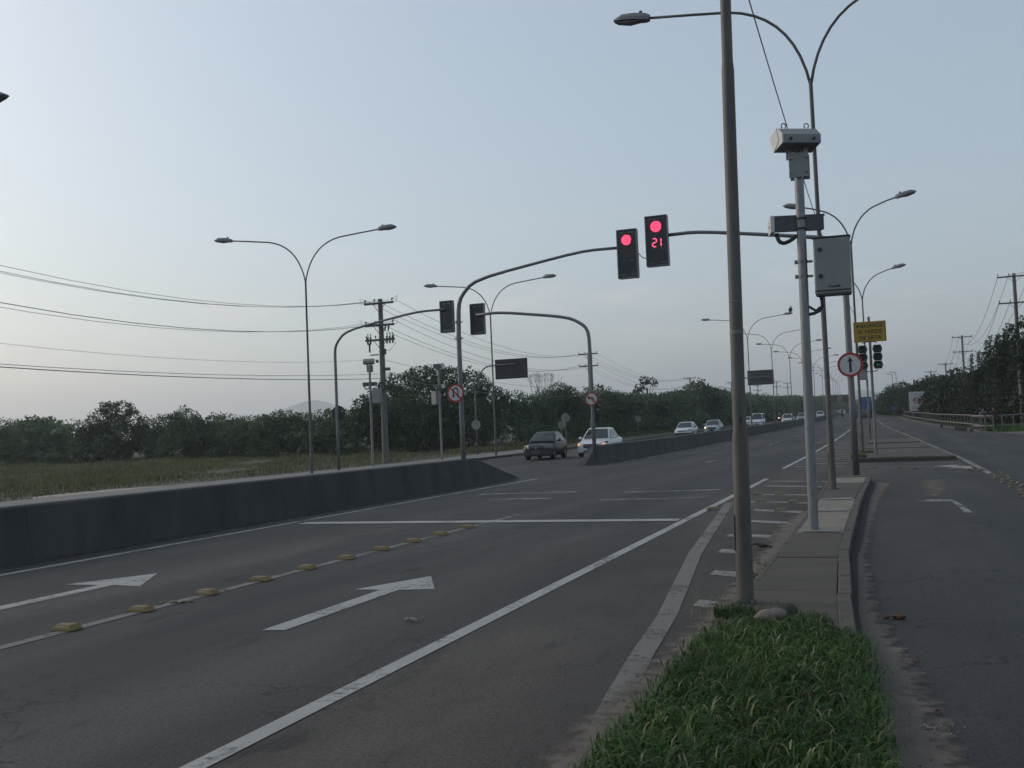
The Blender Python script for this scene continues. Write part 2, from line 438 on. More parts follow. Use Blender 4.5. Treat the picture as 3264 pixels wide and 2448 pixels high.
HLAMP = mat('headlamp_glass', (0.11, 0.115, 0.12), 0.2, 0.1)
LIT = mat('lit_lamp', (0.9, 0.8, 0.5), 0.3, emit=(1.0, 0.72, 0.36), estr=3.2)
AMBER = mat('lit_indicator', (0.8, 0.3, 0.05), 0.3, emit=(1.0, 0.36, 0.10), estr=1.1)
REDL = mat('tail_lamp', (0.25, 0.01, 0.01), 0.3)
P_WHITE = mat('white_car_paint', (0.56, 0.58, 0.60), 0.25, spec=0.6)
P_SILVER = mat('silver_car_paint', (0.36, 0.38, 0.41), 0.3, 0.4)
P_BLACK = mat('black_car_paint', (0.009, 0.010, 0.012), 0.3, spec=0.35)
P_DGREY = mat('dark_grey_car_paint', (0.035, 0.04, 0.05), 0.3, spec=0.5)
P_BLUE = mat('blue_truck_paint', (0.018, 0.075, 0.22), 0.5, var=0.1, scale=2)

# ------------------------------------------------------------------ ground, roads, pavements
def rows(y0, y1, extra=()):
    ys = {y0, y1, *[e for e in extra if y0 < e < y1]}
    k = math.ceil(y0 / 5.0) * 5.0
    while k < y1:
        ys.add(k); k += 5.0 if k < 420 else 50.0
    return sorted(ys)
def lerp_tab(tab):
    ts = sorted(tab)
    def f(y):
        if y <= ts[0][0]: return ts[0][1]
        for (a, va), (b, vb) in zip(ts, ts[1:]):
            if y <= b: return va + (vb - va) * (y - a) / (b - a)
        return ts[-1][1]
    return f
def sheet(name, left, right, y0, y1, dz, m, parent=None, kind=None, label=None):
    """a strip of surface between two edges given as [(y, x), ...]"""
    L, Rr = lerp_tab(left), lerp_tab(right)
    ys = rows(y0, y1, [p[0] for p in left] + [p[0] for p in right])
    mb = MB(); vs = []
    for y in ys: vs += [(L(y), y, gz(y) + dz), (Rr(y), y, gz(y) + dz)]
    mb._add(vs, [(2 * i, 2 * i + 1, 2 * i + 3, 2 * i + 2) for i in range(len(ys) - 1)])
    o = mb.build(name, m, parent)
    if kind: o['kind'] = kind
    if label: o['label'] = label
    return o

# far rows use 50 m steps, so the climb is evaluated on those rows there
g = MB(); ys = [-60, -20] + [5.0 * k for k in range(0, 85)] + [470 + 50 * k for k in range(0, 26)] + [2500, 4500]
vs = []
XS = [-3000, -1200, -400, -120, -40, 0, 40, 120, 400, 1500]
for y in ys:
    for x in XS: vs.append((x, y, gz(y)))
nx = len(XS)
g._add(vs, [(j * nx + i, j * nx + i + 1, (j + 1) * nx + i + 1, (j + 1) * nx + i) for j in range(len(ys) - 1) for i in range(nx - 1)])
ground = g.build('ground', GROUND); tag(ground, 'flat grassy ground on both sides of the road', kind='structure')

road = thing('road', 'dual carriageway asphalt road with turning lane', None, (0, 0, 0)); road['kind'] = 'structure'
RK = [(-60, 9.0), (60, 8.6), (70, 7.2), (79, 5.2), (91, 4.6), (107, 3.3), (129, 2.4), (158, 1.1), (247, -0.6), (420, -5.5), (1700, -60)]
sheet('carriageway', [(-60, -12.45), (200, -12.6), (420, -19), (1700, -70)], RK, -60, 1700, 0.004, ASPH, road)
sheet('oncoming_carriageway', [(-60, -22.2), (200, -22.4), (420, -28), (1700, -80)], [(-60, -12.45), (200, -12.6), (420, -19), (1700, -70)], -60, 1700, 0.004, ASPH, road)
sheet('dirt_verge', RK, [(-60, 14), (60, 13), (79, 10.5), (91, 7.2), (107, 5.6), (129, 4.4), (158, 3.2), (247, 1.0), (420, -3)], -60, 420, 0.008, DIRT, None, 'structure', 'bare dirt verge between asphalt and railing')
def walk_strip(name, xa, xb, y0, y1, h, m, label):
    mb = MB(); ys = rows(y0, y1); vs = []
    for y in ys:
        z = gz(y); vs += [(xa, y, z - 0.02), (xa, y, z + h), (xb, y, z + h), (xb, y, z - 0.02)]
    fs = []
    for i in range(len(ys) - 1):
        for k in range(3): fs.append((4 * i + k, 4 * i + k + 1, 4 * i + 5 + k, 4 * i + 4 + k))
    fs += [(0, 1, 2, 3), (4 * len(ys) - 1, 4 * len(ys) - 2, 4 * len(ys) - 3, 4 * len(ys) - 4)]
    mb._add(vs, fs); o = mb.build(name, m); tag(o, label, kind='structure'); return o
walk_strip('sidewalk', -25.5, -22.36, -40, 70, 0.13, SIDEW, 'pale concrete sidewalk beyond the oncoming lanes')
walk_strip('kerb', -22.34, -22.2, -40, 200, 0.14, KERB, 'kerb along the far side of the oncoming lanes')

# painted markings, each a part of the road
def mark(name, pts, m, dz=0.009):
    mb = MB(); mb.poly([(x, y, gz(y) + dz) for x, y in pts]); return mb.build(name, m, road)
def line(name, pts, w, m, dz=0.009):
    """painted stripe along a polyline in plan"""
    full = []
    for (x0, y0), (x1, y1) in zip(pts, pts[1:]):
        n = max(1, int(math.hypot(x1 - x0, y1 - y0) / 2.5)) if abs(y1 - y0) < 4 else 1
        if n == 1 and y1 > y0:
            for y in rows(y0, y1)[:-1]: full.append((x0 + (x1 - x0) * (y - y0) / (y1 - y0), y))
        else:
            for k in range(n): full.append((x0 + (x1 - x0) * k / n, y0 + (y1 - y0) * k / n))
    full.append(pts[-1])
    mb = MB(); vs = []
    for i, (x, y) in enumerate(full):
        a, b = full[max(i - 1, 0)], full[min(i + 1, len(full) - 1)]
        t = Vector((b[0] - a[0], b[1] - a[1])).normalized(); nn = Vector((-t.y, t.x)) * w / 2
        vs += [(x + nn.x, y + nn.y, gz(y) + dz), (x - nn.x, y - nn.y, gz(y) + dz)]
    mb._add(vs, [(2 * i + 1, 2 * i, 2 * i + 2, 2 * i + 3)[::-1] for i in range(len(full) - 1)])
    return mb.build(name, m, road)

line('edge_line', [(-11.3, -10), (-11.27, 15), (-11.25, 32.2)], 0.13, WHITE_P)
line('lane_line', [(-7.2, -10), (-7.13, 8), (-7.02, 16), (-6.97, 18.8)], 0.14, DUSTY_P)
line('solid_line', [(-3.44, -5), (-3.43, 15), (-3.45, 29.2)], 0.14, WHITE_P)
line('stop_line', [(-10.95, 17.35), (-3.54, 17.35)], 0.40, WHITE_P, 0.0135)
line('taper_line', [(-1.10, 1.2), (-1.3, 2.8), (-1.47, 4.6), (-1.67, 6.1), (-1.80, 7.3), (-1.93, 8.75), (-2.46, 12.95), (-3.23, 20.9)], 0.17, DUSTY_P)
for xl, yl, xr, yr in [(-3.3, 28.1, -1.72, 27.3), (-3.11, 26.0, -1.72, 25.4), (-3.09, 23.2, -1.75, 22.6), (-2.86, 21.1, -1.68, 20.6), (-2.6, 19.2, -1.62, 18.6), (-2.57, 17.2, -1.62, 16.7),
                       (-2.37, 15.0, -1.72, 14.8), (-2.19, 13.2, -1.86, 13.05), (-1.97, 11.3, -1.66, 11.15), (-1.80, 9.4, -1.6, 9.3)]:
    mark('hatch_bar', [(xl, yl - .17), (xr, yr - .17), (xr, yr + .17), (xl, yl + .17)], WORN_P)
# far taper beyond the opening
line('solid_line', [(-3.58, 35.0), (-3.8, 70), (-4.2, 105), (-5.2, 150)], 0.15, WHITE_P)
line('solid_line', [(2.22, 28.6), (2.2, 31), (2.05, 40.2), (1.22, 65.2), (-1.3, 120), (-2.9, 176)], 0.16, WORN_P)
for k in range(16):
    y = 35.8 + k * 2.05
    line('hatch_bar', [(-3.42 - 0.005 * k, y + 0.25), (-1.62, y - 0.1)], 0.34, WORN_P)
line('hatch_bar', [(-1.2, 36.6), (1.85, 36.2)], 0.22, FADED_P)
line('hatch_bar', [(-1.2, 34.6), (1.95, 33.4)], 0.20, WORN_P)
mark('hatch_bar', [(0.95, 34.0), (1.98, 31.9), (2.0, 33.4), (1.62, 34.5)], WHITE_P)
for y0 in (41.2, 53.0, 64.6, 69.5, 86, 104, 122, 140, 158):
    line('lane_dash', [(-7.3 - (y0 - 41) * 0.008, y0), (-7.3 - (y0 - 41) * 0.008, y0 + 2.8)], 0.14, WORN_P)
line('edge_line', [(-11.5, 44.5), (-11.6, 120), (-11.8, 200)], 0.13, WORN_P)
# straight-ahead arrows
def arrow(x, y0, y1, hx0, hx1, hy0, hy1, tip):
    mark('lane_arrow', [(x - 0.105, y0), (x + 0.105, y0 + 0.03), (x + 0.105, hy0 + 0.02), (hx1, hy1), tip, (hx0, hy0), (x - 0.105, hy0)], WHITE_P)
arrow(-5.145, 7.62, 9.85, -5.56, -4.66, 9.80, 9.90, (-5.12, 10.80))
arrow(-8.93, 5.6, 9.75, -9.54, -8.39, 9.80, 9.76, (-8.97, 10.76))
# worn crossing and turn arrow
for a, b, w in [((-10.3, 24.9), (-7.75, 25.25), 0.35), ((-10.5, 23.25), (-7.7, 22.95), 0.35), ((-6.35, 24.7), (-4.05, 24.95), 0.35), ((-6.3, 22.3), (-5.0, 22.35), 0.3), ((-4.95, 22.3), (-4.02, 22.6), 0.3)]:
    line('crossing_line', [a, b], w, FADED_P)
mark('turn_arrow', [(0.965, 18.2), (1.085, 18.2), (0.985, 20.15), (0.90, 20.95), (0.46, 21.0), (0.44, 20.55), (0.86, 20.5), (0.90, 19.9)], WORN_P)
mark('turn_arrow_tail', [(0.28, 20.95), (0.44, 21.0), (0.46, 20.6), (0.30, 20.5)], FADED_P)

# ------------------------------------------------------------------ concrete barriers
def barrier(y0, y1, ramp0, ramp1, label, xc=lambda y: -12.55):
    root = thing('concrete_barrier', label, 'barrier', (0, 0, 0), 0, 'concrete barriers between the carriageways')
    prof = [(-0.27, -0.03), (-0.25, 0.06), (-0.19, 0.36), (-0.125, 0.79), (-0.10, 0.815), (0.10, 0.815), (0.125, 0.79), (0.19, 0.36), (0.25, 0.06), (0.27, -0.03)]
    seg = 3.2 if y0 < 60 else 1e9
    ys = rows(y0, y1) if y1 - y0 > 40 else [y0, y1]
    cuts = []
    if ramp0: cuts.append((y0, y0 + ramp0, 'r0'))
    a = y0 + (ramp0 or 0); e = y1 - (ramp1 or 0)
    near = min(e, 75.0)
    while a < near - 0.01:
        b = min(a + 4.0, near)
        if near - b < 1.2: b = near
        cuts.append((a, b, 's')); a = b
    if e > near: cuts.append((near, e, 'far'))
    if ramp1: cuts.append((e, y1, 'r1'))
    for a, b, k in cuts:
        mb = MB(); rings = []
        if k == 'far': yy = rows(a, b)
        else: yy = sorted({a + (0.003 if k == 's' else 0), b - (0.003 if k == 's' else 0), *[q for q in rows(a, b)[1:-1]]})
        for y in yy:
            f = 1.0
            if k == 'r0': f = (y - y0) / ramp0
            if k == 'r1': f = (y1 - y) / ramp1
            rings.append([(xc(y) + px, y, gz(y) + (pz if pz < 0 else pz * max(f, 0.02))) for px, pz in prof])
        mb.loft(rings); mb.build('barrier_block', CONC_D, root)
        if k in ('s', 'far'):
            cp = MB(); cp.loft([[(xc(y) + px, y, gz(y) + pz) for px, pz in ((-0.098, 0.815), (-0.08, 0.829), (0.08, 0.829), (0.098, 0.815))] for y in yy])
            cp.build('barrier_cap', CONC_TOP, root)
    return root
barrier(-12, 33.4, 0, 3.6, 'long near concrete barrier on the left, sloping down to the opening')
barrier(41.7, 380, 2.0, 0, 'far concrete barrier starting with a sloped nose below the no left turn sign', lerp_tab([(0, -12.55), (200, -12.6), (380, -17)]))

# ------------------------------------------------------------------ near median with grass
med = thing('median', 'narrow paved median with kerbs between the lanes', None); med['kind'] = 'structure'
KRT = [(0.0, 0.12), (2.0, 0.02), (3.5, -0.05), (4.7, -0.14), (5.6, -0.19), (6.9, -0.28), (7.6, -0.33), (9.2, -0.43), (11.2, -0.52), (12.5, -0.58), (16.8, -0.63), (20.8, -0.66), (25.7, -0.62), (26.8, -0.64)]
KLT = [(0.0, -1.45), (4.6, -1.42), (8.6, -1.39), (10.1, -1.40), (15.2, -1.43), (19.5, -1.50), (26.6, -1.68)]
kr, kl = lerp_tab(KRT), lerp_tab(KLT)
MH = 0.15
def quad_block(mb, x0a, x0b, x1a, x1b, y0, y1, z0, z1, ch=0.012, face=False):
    """a stone between y0 and y1; x0a..x0b at y0, x1a..x1b at y1, with a chamfered top"""
    vs = [(x0a, y0, z0), (x0b, y0, z0), (x1b, y1, z0), (x1a, y1, z0)]
    vs += [(x0a, y0, z1 - ch), (x0b, y0, z1 - ch), (x1b, y1, z1 - ch), (x1a, y1, z1 - ch)]
    vs += [(x0a + ch, y0 + ch, z1), (x0b - ch, y0 + ch, z1), (x1b - ch, y1 - ch, z1), (x1a + ch, y1 - ch, z1)]
    mb._add(vs, [(0, 1, 5, 4), (1, 2, 6, 5), (2, 3, 7, 6), (3, 0, 4, 7), (4, 5, 9, 8), (5, 6, 10, 9), (6, 7, 11, 10), (7, 4, 8, 11), (8, 9, 10, 11)])
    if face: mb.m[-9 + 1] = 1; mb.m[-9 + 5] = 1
y = 0.2
while y < 26.6:
    b = min(y + 1.0, 26.75); j = random.uniform(-0.006, 0.006)
    mb = MB(); quad_block(mb, kr(y) - 0.12 + j, kr(y) + j, kr(b) - 0.12 + j, kr(b) + j, y + 0.006, b - 0.006, -0.05, MH + random.uniform(-0.006, 0.006), 0.012, True)
    mb.build('kerb_stone', [KERB, KERB_SHADE], med)
    bb = min(b, 26.55); hl = MH - 0.05 + random.uniform(-0.008, 0.004)
    if bb - y > 0.1:
        mb = MB(); quad_block(mb, kl(y) + j, kl(y) + 0.10 + j, kl(bb) + j, kl(bb) + 0.10 + j, y + 0.006, bb - 0.006, -0.05, hl, 0.025)
        mb.build('kerb_stone', KERB, med)
    y = b
mb = MB()   # rounded nose at the opening
quad_block(mb, -1.60, -0.68, -1.42, -0.82, 26.76, 27.35, -0.05, MH, 0.03); mb.build('kerb_stone', KERB, med)
for a, b, m in [(7.3, 9.4, SLAB_D), (9.4, 11.6, SLAB_D), (11.6, 14.05, SLAB_D), (14.05, 15.6, SLAB_L), (15.6, 17.4, SLAB_L), (17.4, 19.9, SLAB_L), (19.9, 22.2, SLAB_D), (22.2, 24.6, SLAB_D), (24.6, 26.7, SLAB_L)]:
    mb = MB(); zt = MH - 0.012 + random.uniform(-0.005, 0.005)
    quad_block(mb, kl(a) + 0.105, kr(a) - 0.125, kl(b) + 0.105, kr(b) - 0.125, a + 0.005, b - 0.005, -0.04, zt, 0.006)
    mb.build('paving_slab', m, med)
for a, b in [(14.1, 14.5), (17.2, 17.75), (19.55, 20.0)]:   # mortar smears across the joints
    mb = MB(); mb.poly([(kl(a) + 0.14, a + 0.03, MH - 0.003), (kr(a) - 0.16, a, MH - 0.003), (kr(b) - 0.2, b, MH - 0.003), (kl(b) + 0.2, b - 0.1, MH - 0.003)])
    mb.build('mortar_patch', paint('mortar', (0.20, 0.195, 0.185), 0.56, 6, 0.08), med)
# soil mound that carries the grass
mb = MB(); vs = []; YN = 16
for i in range(YN + 1):
    y = 0.2 + (7.28 - 0.2) * i / YN
    for k in range(7):
        t = k / 6; x = kl(y) + 0.105 + (kr(y) - 0.125 - kl(y) - 0.105) * t
        vs.append((x, y, MH - 0.05 + 0.07 * math.sin(math.pi * t) * (0.6 + 0.4 * math.sin(y * 1.7 + t * 3))))
mb._add(vs, [(i * 7 + k, i * 7 + k + 1, i * 7 + k + 8, i * 7 + k + 7) for i in range(YN) for k in range(6)])
mb.build('soil', SOIL, med, True)

# ------------------------------------------------------------------ far traffic island
isl = thing('traffic_island', 'raised triangular traffic island beyond the opening', None); isl['kind'] = 'structure'
IL = lerp_tab([(38.2, -1.38), (45, -1.5), (69, -1.72)]); IR = lerp_tab([(38.2, 1.86), (45, 1.62), (62, 1.08), (69, 0.6)])
for k in range(5):
    xa = -1.38 + 0.648 * k
    mb = MB(); quad_block(mb, xa + 0.006, xa + 0.642, xa + 0.006, xa + 0.642, 38.05 - 0.02 * k, 38.27 - 0.02 * k, -0.05, 0.17 + random.uniform(-0.01, 0.01), 0.035)
    mb.build('kerb_stone', KERB, isl)
y = 38.3
while y < 66:
    b = y + 1.4
    for f, s in ((IL, 1), (IR, -1)):
        mb = MB(); xs0 = sorted((f(y), f(y) + 0.13 * s)); xs1 = sorted((f(b), f(b) + 0.13 * s))
        quad_block(mb, xs0[0], xs0[1], xs1[0], xs1[1], y + 0.01, b - 0.01, gz(y) - 0.05, gz(y) + 0.14, 0.02); mb.build('kerb_stone', KERB, isl)
    y = b
for a, b in [(38.3, 43), (43, 49), (49, 57), (57, 66)]:
    mb = MB(); quad_block(mb, IL(a) + 0.135, IR(a) - 0.135, IL(b) + 0.135, IR(b) - 0.135, a + 0.002, b - 0.002, gz(a) - 0.05, gz(b) + 0.12, 0.002)
    mb.build('paving_slab', SLAB_D, isl)

# ------------------------------------------------------------------ sand washed along the kerbs
def sandmat():
    m = bpy.data.materials.new('sand'); m.use_nodes = True
    n, l = m.node_tree.nodes, m.node_tree.links
    b = n['Principled BSDF']; b.inputs['Roughness'].default_value = 0.95
    at = n.new('ShaderNodeAttribute'); at.attribute_name = 'cover'
    g_ = n.new('ShaderNodeNewGeometry')
    t = n.new('ShaderNodeTexNoise'); t.inputs['Scale'].default_value = 5.5; t.inputs['Detail'].default_value = 8; t.inputs['Roughness'].default_value = 0.7
    l.new(g_.outputs['Position'], t.inputs['Vector'])
    c = n.new('ShaderNodeValToRGB'); c.color_ramp.elements[0].color = (0.085, 0.070, 0.060, 1); c.color_ramp.elements[1].color = (0.145, 0.122, 0.104, 1)
    c.color_ramp.elements[0].position = 0.3; c.color_ramp.elements[1].position = 0.7
    l.new(t.outputs['Fac'], c.inputs[0]); l.new(c.outputs[0], b.inputs['Base Color'])
    a = n.new('ShaderNodeMath'); a.operation = 'ADD'; l.new(at.outputs['Fac'], a.inputs[0]); l.new(t.outputs['Fac'], a.inputs[1])
    mr = n.new('ShaderNodeMapRange'); mr.inputs['From Min'].default_value = 0.82; mr.inputs['From Max'].default_value = 1.12; mr.inputs['To Max'].default_value = 0.9
    l.new(a.outputs[0], mr.inputs['Value']); l.new(mr.outputs[0], b.inputs['Alpha'])
    return m
SAND = sandmat()
def sand_strip(edge, width, y0, y1, side, dz=0.016, amp=1.0, patch=False, m=None):
    ny = int((y1 - y0) / 0.35); nxx = 8
    vs, cov, fs = [], [], []
    for i in range(ny + 1):
        y = y0 + (y1 - y0) * i / ny; w = width(y)
        for k in range(nxx + 1):
            t = k / nxx; vs.append((edge(y) + side * (0.004 + w * t), y, gz(y) + dz))
            ends = min(1, (y - y0) / 1.2, (y1 - y) / 1.2)
            cov.append((math.sin(math.pi * t) if patch else (1 - t ** 1.3)) * amp * max(0, ends))
    for i in range(ny):
        for k in range(nxx):
            q = i * (nxx + 1) + k; f = (q, q + 1, q + nxx + 2, q + nxx + 1); fs.append(f if side > 0 else f[::-1])
    mb = MB(); mb._add(vs, fs); o = mb.build('sand', m or SAND)
    at = o.data.attributes.new('cover', 'FLOAT', 'POINT'); at.data.foreach_set('value', cov)
    tag(o, 'brown sand washed along the median kerb', kind='stuff'); return o
sand_strip(kr, lerp_tab([(0, 0.55), (4.5, 0.62), (7, 0.50), (9, 0.28), (13, 0.27), (20, 0.42), (26, 0.6)]), 0.5, 27.2, 1)
sand_strip(kl, lerp_tab([(0, 0.6), (5, 0.5), (9, 0.36), (13, 0.4), (16, 0.55), (18, 0.3)]), 0.5, 19.5, -1, 0.018, 0.85)
o = sand_strip(lambda y: 0.15, lerp_tab([(19, 0.75), (27, 1.3)]), 20.6, 28.0, 1, 0.015, 0.52, True); o['label'] = 'pale dust blown over the turning lane'

SILT_AND_SHADE = sandmat(); SILT_AND_SHADE.name = 'silt_and_gutter_shade'  # real dirt at the barriers, painted gutter shadow at the median kerb
for n_ in SILT_AND_SHADE.node_tree.nodes:
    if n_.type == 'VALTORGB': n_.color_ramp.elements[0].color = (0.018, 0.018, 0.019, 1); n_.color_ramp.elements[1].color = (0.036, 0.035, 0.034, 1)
o = sand_strip(lambda y: -12.29, lambda y: 0.75, -8, 33, 1, 0.012, 0.8, False, SILT_AND_SHADE); o['label'] = 'dark silt lying at the foot of the near barrier'; o.name = 'silt'
o = sand_strip(lambda y: -12.29, lambda y: 0.6, 41.5, 120, 1, 0.012, 0.7, False, SILT_AND_SHADE); o['label'] = 'dark silt lying at the foot of the far barrier'; o.name = 'silt'
o = sand_strip(kr, lerp_tab([(3, 0.05), (9, 0.06), (12, 0.10), (15, 0.17), (20, 0.16), (26, 0.14)]), 3.0, 27.0, 1, 0.021, 1.0, False, SILT_AND_SHADE); o['label'] = 'painted gutter shadow and dark wet line along the right kerb of the near median'; o.name = 'silt'  # kerb's gutter shadow painted onto the road, together with a dark wet line

# ------------------------------------------------------------------ street lamps
def arc(p0, p1, p2, n=10):
    """quadratic curve through control p1"""
    return [tuple((1 - t) ** 2 * a + 2 * t * (1 - t) * b + t * t * c for a, b, c in zip(p0, p1, p2)) for t in [i / n for i in range(n + 1)]]
def luminaire(parent, end, side, tilt):
    """housing, lens and photocell hung on the arm end; side = +1/-1"""
    M = Matrix.Translation(end) @ Matrix.Rotation(0 if side > 0 else math.pi, 4, 'Z') @ Matrix.Rotation(-tilt, 4, 'Y')
    def ring(x, w, zt, zb): return [tuple(M @ Vector(p)) for p in ((x, -w, zb), (x, -w, zb + (zt - zb) * 0.45), (x, -w * 0.62, zt), (x, w * 0.62, zt), (x, w, zb + (zt - zb) * 0.45), (x, w, zb))]
    mb = MB(); mb.loft([ring(-0.02, 0.07, 0.07, -0.05), ring(0.08, 0.12, 0.10, -0.06), ring(0.35, 0.155, 0.115, -0.045), ring(0.62, 0.15, 0.10, -0.045), ring(0.80, 0.10, 0.0, -0.04)])
    h = mb.build('luminaire', LUM, parent)
    mb = MB(); mb.loft([ring(0.22, 0.10, -0.047, -0.07), ring(0.45, 0.13, -0.047, -0.10), ring(0.74, 0.09, -0.043, -0.075)]); mb.build('lens', LENS, h)
    mb = MB(); mb.cyl(M @ Vector((0.2, 0, 0.10)), M @ Vector((0.2, 0, 0.175)), 0.038, n=8); mb.build('photocell', DARK, h)
def lamp_post(label, loc, kind='wide', group=None, rz=0.0, lod=0, lean=0.0):
    t = thing('street_lamp', label, 'street lamp', loc, rz, group)
    n = 14 if lod == 0 else 7
    mb = MB()
    mb.tube([(0, 0, -0.05), (0, 0, 1.40), (0, 0, 1.47), (0, 0, 4.52), (0, 0, 4.60), (0, 0, 8.2), (0, 0, 8.72)], [0.070, 0.067, 0.056, 0.053, 0.046, 0.042, 0.041], n)
    mb.build('pole', LAMPST, t, 'auto')
    t.rotation_euler[1] = lean
    if lod == 0:
        mb = MB(); mb.cyl((0, 0, -0.02), (0, 0, 0.035), 0.115, 0.105, 16); mb.build('base_collar', CONC_TOP, t)
        for q in range(4):
            a = math.pi * (q + .5) / 2; mb = MB(); mb.cyl((0.092 * math.cos(a), 0.092 * math.sin(a), 0.03), (0.092 * math.cos(a), 0.092 * math.sin(a), 0.065), 0.012, n=6); mb.build('bolt', GALV, t)
        mb = MB(); mb.tube([(0, 0, 2.28), (0, 0, 2.31)], 0.0575, 14); mb.build('band', GALV, t)
        mb = MB(); mb.bbox((-0.066, -0.01, 0.62), (0.02, 0.06, 0.30), 0.006); mb.build('hatch_cover', LAMPST, t)
    for s in (-1, 1):
        if kind == 'wide':
            pts = arc((0, 0, 8.6), (s * 0.28, 0, 10.25), (s * 1.65, 0, 10.50), 9) + [(s * 2.5, 0, 10.60), (s * 3.42, 0, 10.70)]; e = (s * 3.42, 0, 10.70); tl = R(6)
        else:
            pts = arc((0, 0, 8.6), (s * 0.15, 0, 9.75), (s * 0.95, 0, 10.15), 8) + [(s * 1.5, 0, 10.35), (s * 1.86, 0, 10.44)]; e = (s * 1.86, 0, 10.44); tl = R(13)
        mb = MB(); mb.tube(pts, 0.031, 8 if lod == 0 else 6); mb.build('arm', LAMPST, t, True)
        luminaire(t, e, s, tl)
    return t
LG = 'street lamps in the near median'
lamp_post('tall grey lamp post rising out of the grass tuft, thick in the foreground', (-1.255, 8.7, 0.10), 'wide', LG, 0.0, 0, R(1.05))
lamp_post('double armed lamp post behind the grey camera pole on the paved median', (-1.31, 22.53, 0.12), 'wide', LG)
lamp_post('double armed lamp post at the grassy corner of the far traffic island', (-1.36, 44.8, 0.12), 'short', LG)
lamp_post('double armed lamp post behind the yellow sign, grey box on its pole', (-1.55, 67, gz(67) + 0.1), 'short', LG)
fp = COL.objects['street_lamp']
mb = MB(); mb.box((0.018, -0.057, 1.56), (0.022, 0.006, 0.05)); mb.build('black_tape', DARK, fp)
mb = MB(); mb.box((0.0, -0.0545, 2.55), (0.06, 0.006, 0.008)); mb.build('paint_scrape', SIGNBACK, fp)
LS = 'street lamps beyond the oncoming lanes'
lamp_post('double armed lamp post left of the wooden power pole, beside the sidewalk', (-23.93, 38.8, -0.1), 'wide', LS, R(10))
lamp_post('double armed lamp post beyond the two dark signal backs', (-22.8, 57.9, 0.05), 'wide', LS, R(5))
lamp_post('lamp post outside the frame, only its lamp tip shows at the picture edge', (-24.5, 19.25, -0.25), 'wide', LS)
ORD = ['first', 'second', 'third', 'fourth', 'fifth', 'sixth', 'seventh', 'eighth', 'ninth', 'tenth', 'eleventh', 'twelfth', 'thirteenth', 'fourteenth', 'fifteenth', 'sixteenth']
BX = lerp_tab([(0, -12.55), (200, -12.6), (380, -17)])
LB = 'street lamps along the far concrete barrier'
blamp = None
for k, yy in enumerate([97.2, 117, 138, 158.5, 180, 202, 223, 245, 267, 290, 312, 335]):
    lab = ('lamp post on the far barrier with a dark bird on its lamp' if k == 0 else '%s double armed lamp post along the far concrete barrier' % ORD[k])
    if blamp is None: blamp = o = lamp_post(lab, (0, 0, 0), 'wide', LB, 0, 1)
    else: o = copy_tree(blamp); o['label'] = lab
    o.location = (BX(yy), yy, gz(yy) + 0.3)
# bird on the right-hand lamp of the first barrier post
mb = MB(); bx, by, bz = -12.55 + 4.0, 97.2, gz(97.2) + 0.3 + 10.87
mb.ell((bx, by, bz + 0.22), (0.19, 0.19, 0.21)); mb.ell((bx + 0.05, by - 0.03, bz + 0.47), (0.07, 0.08, 0.08)); mb.prism([(0, 0), (0.12, -0.02), (0, 0.05)], (0, 0.03, 0), (bx + 0.1, by - 0.04, bz + 0.45))
mb.box((bx - 0.1, by, bz + 0.05), (0.10, 0.10, 0.25), 0, 0, 0.6); mb.cyl((bx, by, bz - 0.02), (bx, by, bz + 0.1), 0.025, n=6)
tag(mb.build('bird', DARK, None, True), 'dark bird perched on a street lamp above the barrier', 'bird')
# two slim lamp posts far off on the right
for k, (xx, yy, hh) in enumerate([(-0.25, 300, 10.8), (0.62, 290, 11.0)]):
    t = thing('street_lamp', ['slim far lamp post above the right trees, the shorter of the pair', 'slim far lamp post above the right trees, the taller of the pair'][k], 'street lamp', (xx, yy, gz(yy)), 0, 'slim lamp posts far off on the right')
    mb = MB(); mb.tube([(0, 0, 0), (0, 0, hh - 0.6)] + arc((0, 0, hh - 0.6), (0, 0, hh), (-0.9, 0, hh), 5), 0.08, 6); mb.build('pole', LAMPST, t)
    mb = MB(); mb.bbox((-1.2, 0, hh), (0.7, 0.3, 0.16), 0.04); mb.build('luminaire', LUM, t)

# ------------------------------------------------------------------ traffic signals on curved arms
def disc(mb, c, r, y, n=28, r2=None):
    """flat disc (or ring) in the xz plane facing -y"""
    if r2 is None: mb._add([(c[0] + r * math.cos(2 * math.pi * k / n), y, c[1] + r * math.sin(2 * math.pi * k / n)) for k in range(n)], [tuple(range(n))])
    else:
        vs = []
        for k in range(n):
            a = 2 * math.pi * k / n
            vs += [(c[0] + r2 * math.cos(a), y, c[1] + r2 * math.sin(a)), (c[0] + r * math.cos(a), y, c[1] + r * math.sin(a))]
        mb._add(vs, [(2 * k, 2 * k + 1, (2 * k + 3) % (2 * n), (2 * k + 2) % (2 * n)) for k in range(n)])
    return mb
def seg_digit(mb, ch, x, z, w, h, t, y):
    """seven-segment figure; x,z = centre"""
    on = {'2': 'abged', '1': 'bc'}[ch]
    seg = {'a': (0, h / 2, w - t, t), 'g': (0, 0, w - t, t), 'd': (0, -h / 2, w - t, t), 'b': (w / 2, h / 4, t, h / 2 - t * 0.7), 'c': (w / 2, -h / 4, t, h / 2 - t * 0.7), 'e': (-w / 2, -h / 4, t, h / 2 - t * 0.7), 'f': (-w / 2, h / 4, t, h / 2 - t * 0.7)}
    for s_ in on:
        cx, cz, ww, hh = seg[s_]; mb.bbox((x + cx, y, z + cz), (ww, 0.012, hh), 0.003)
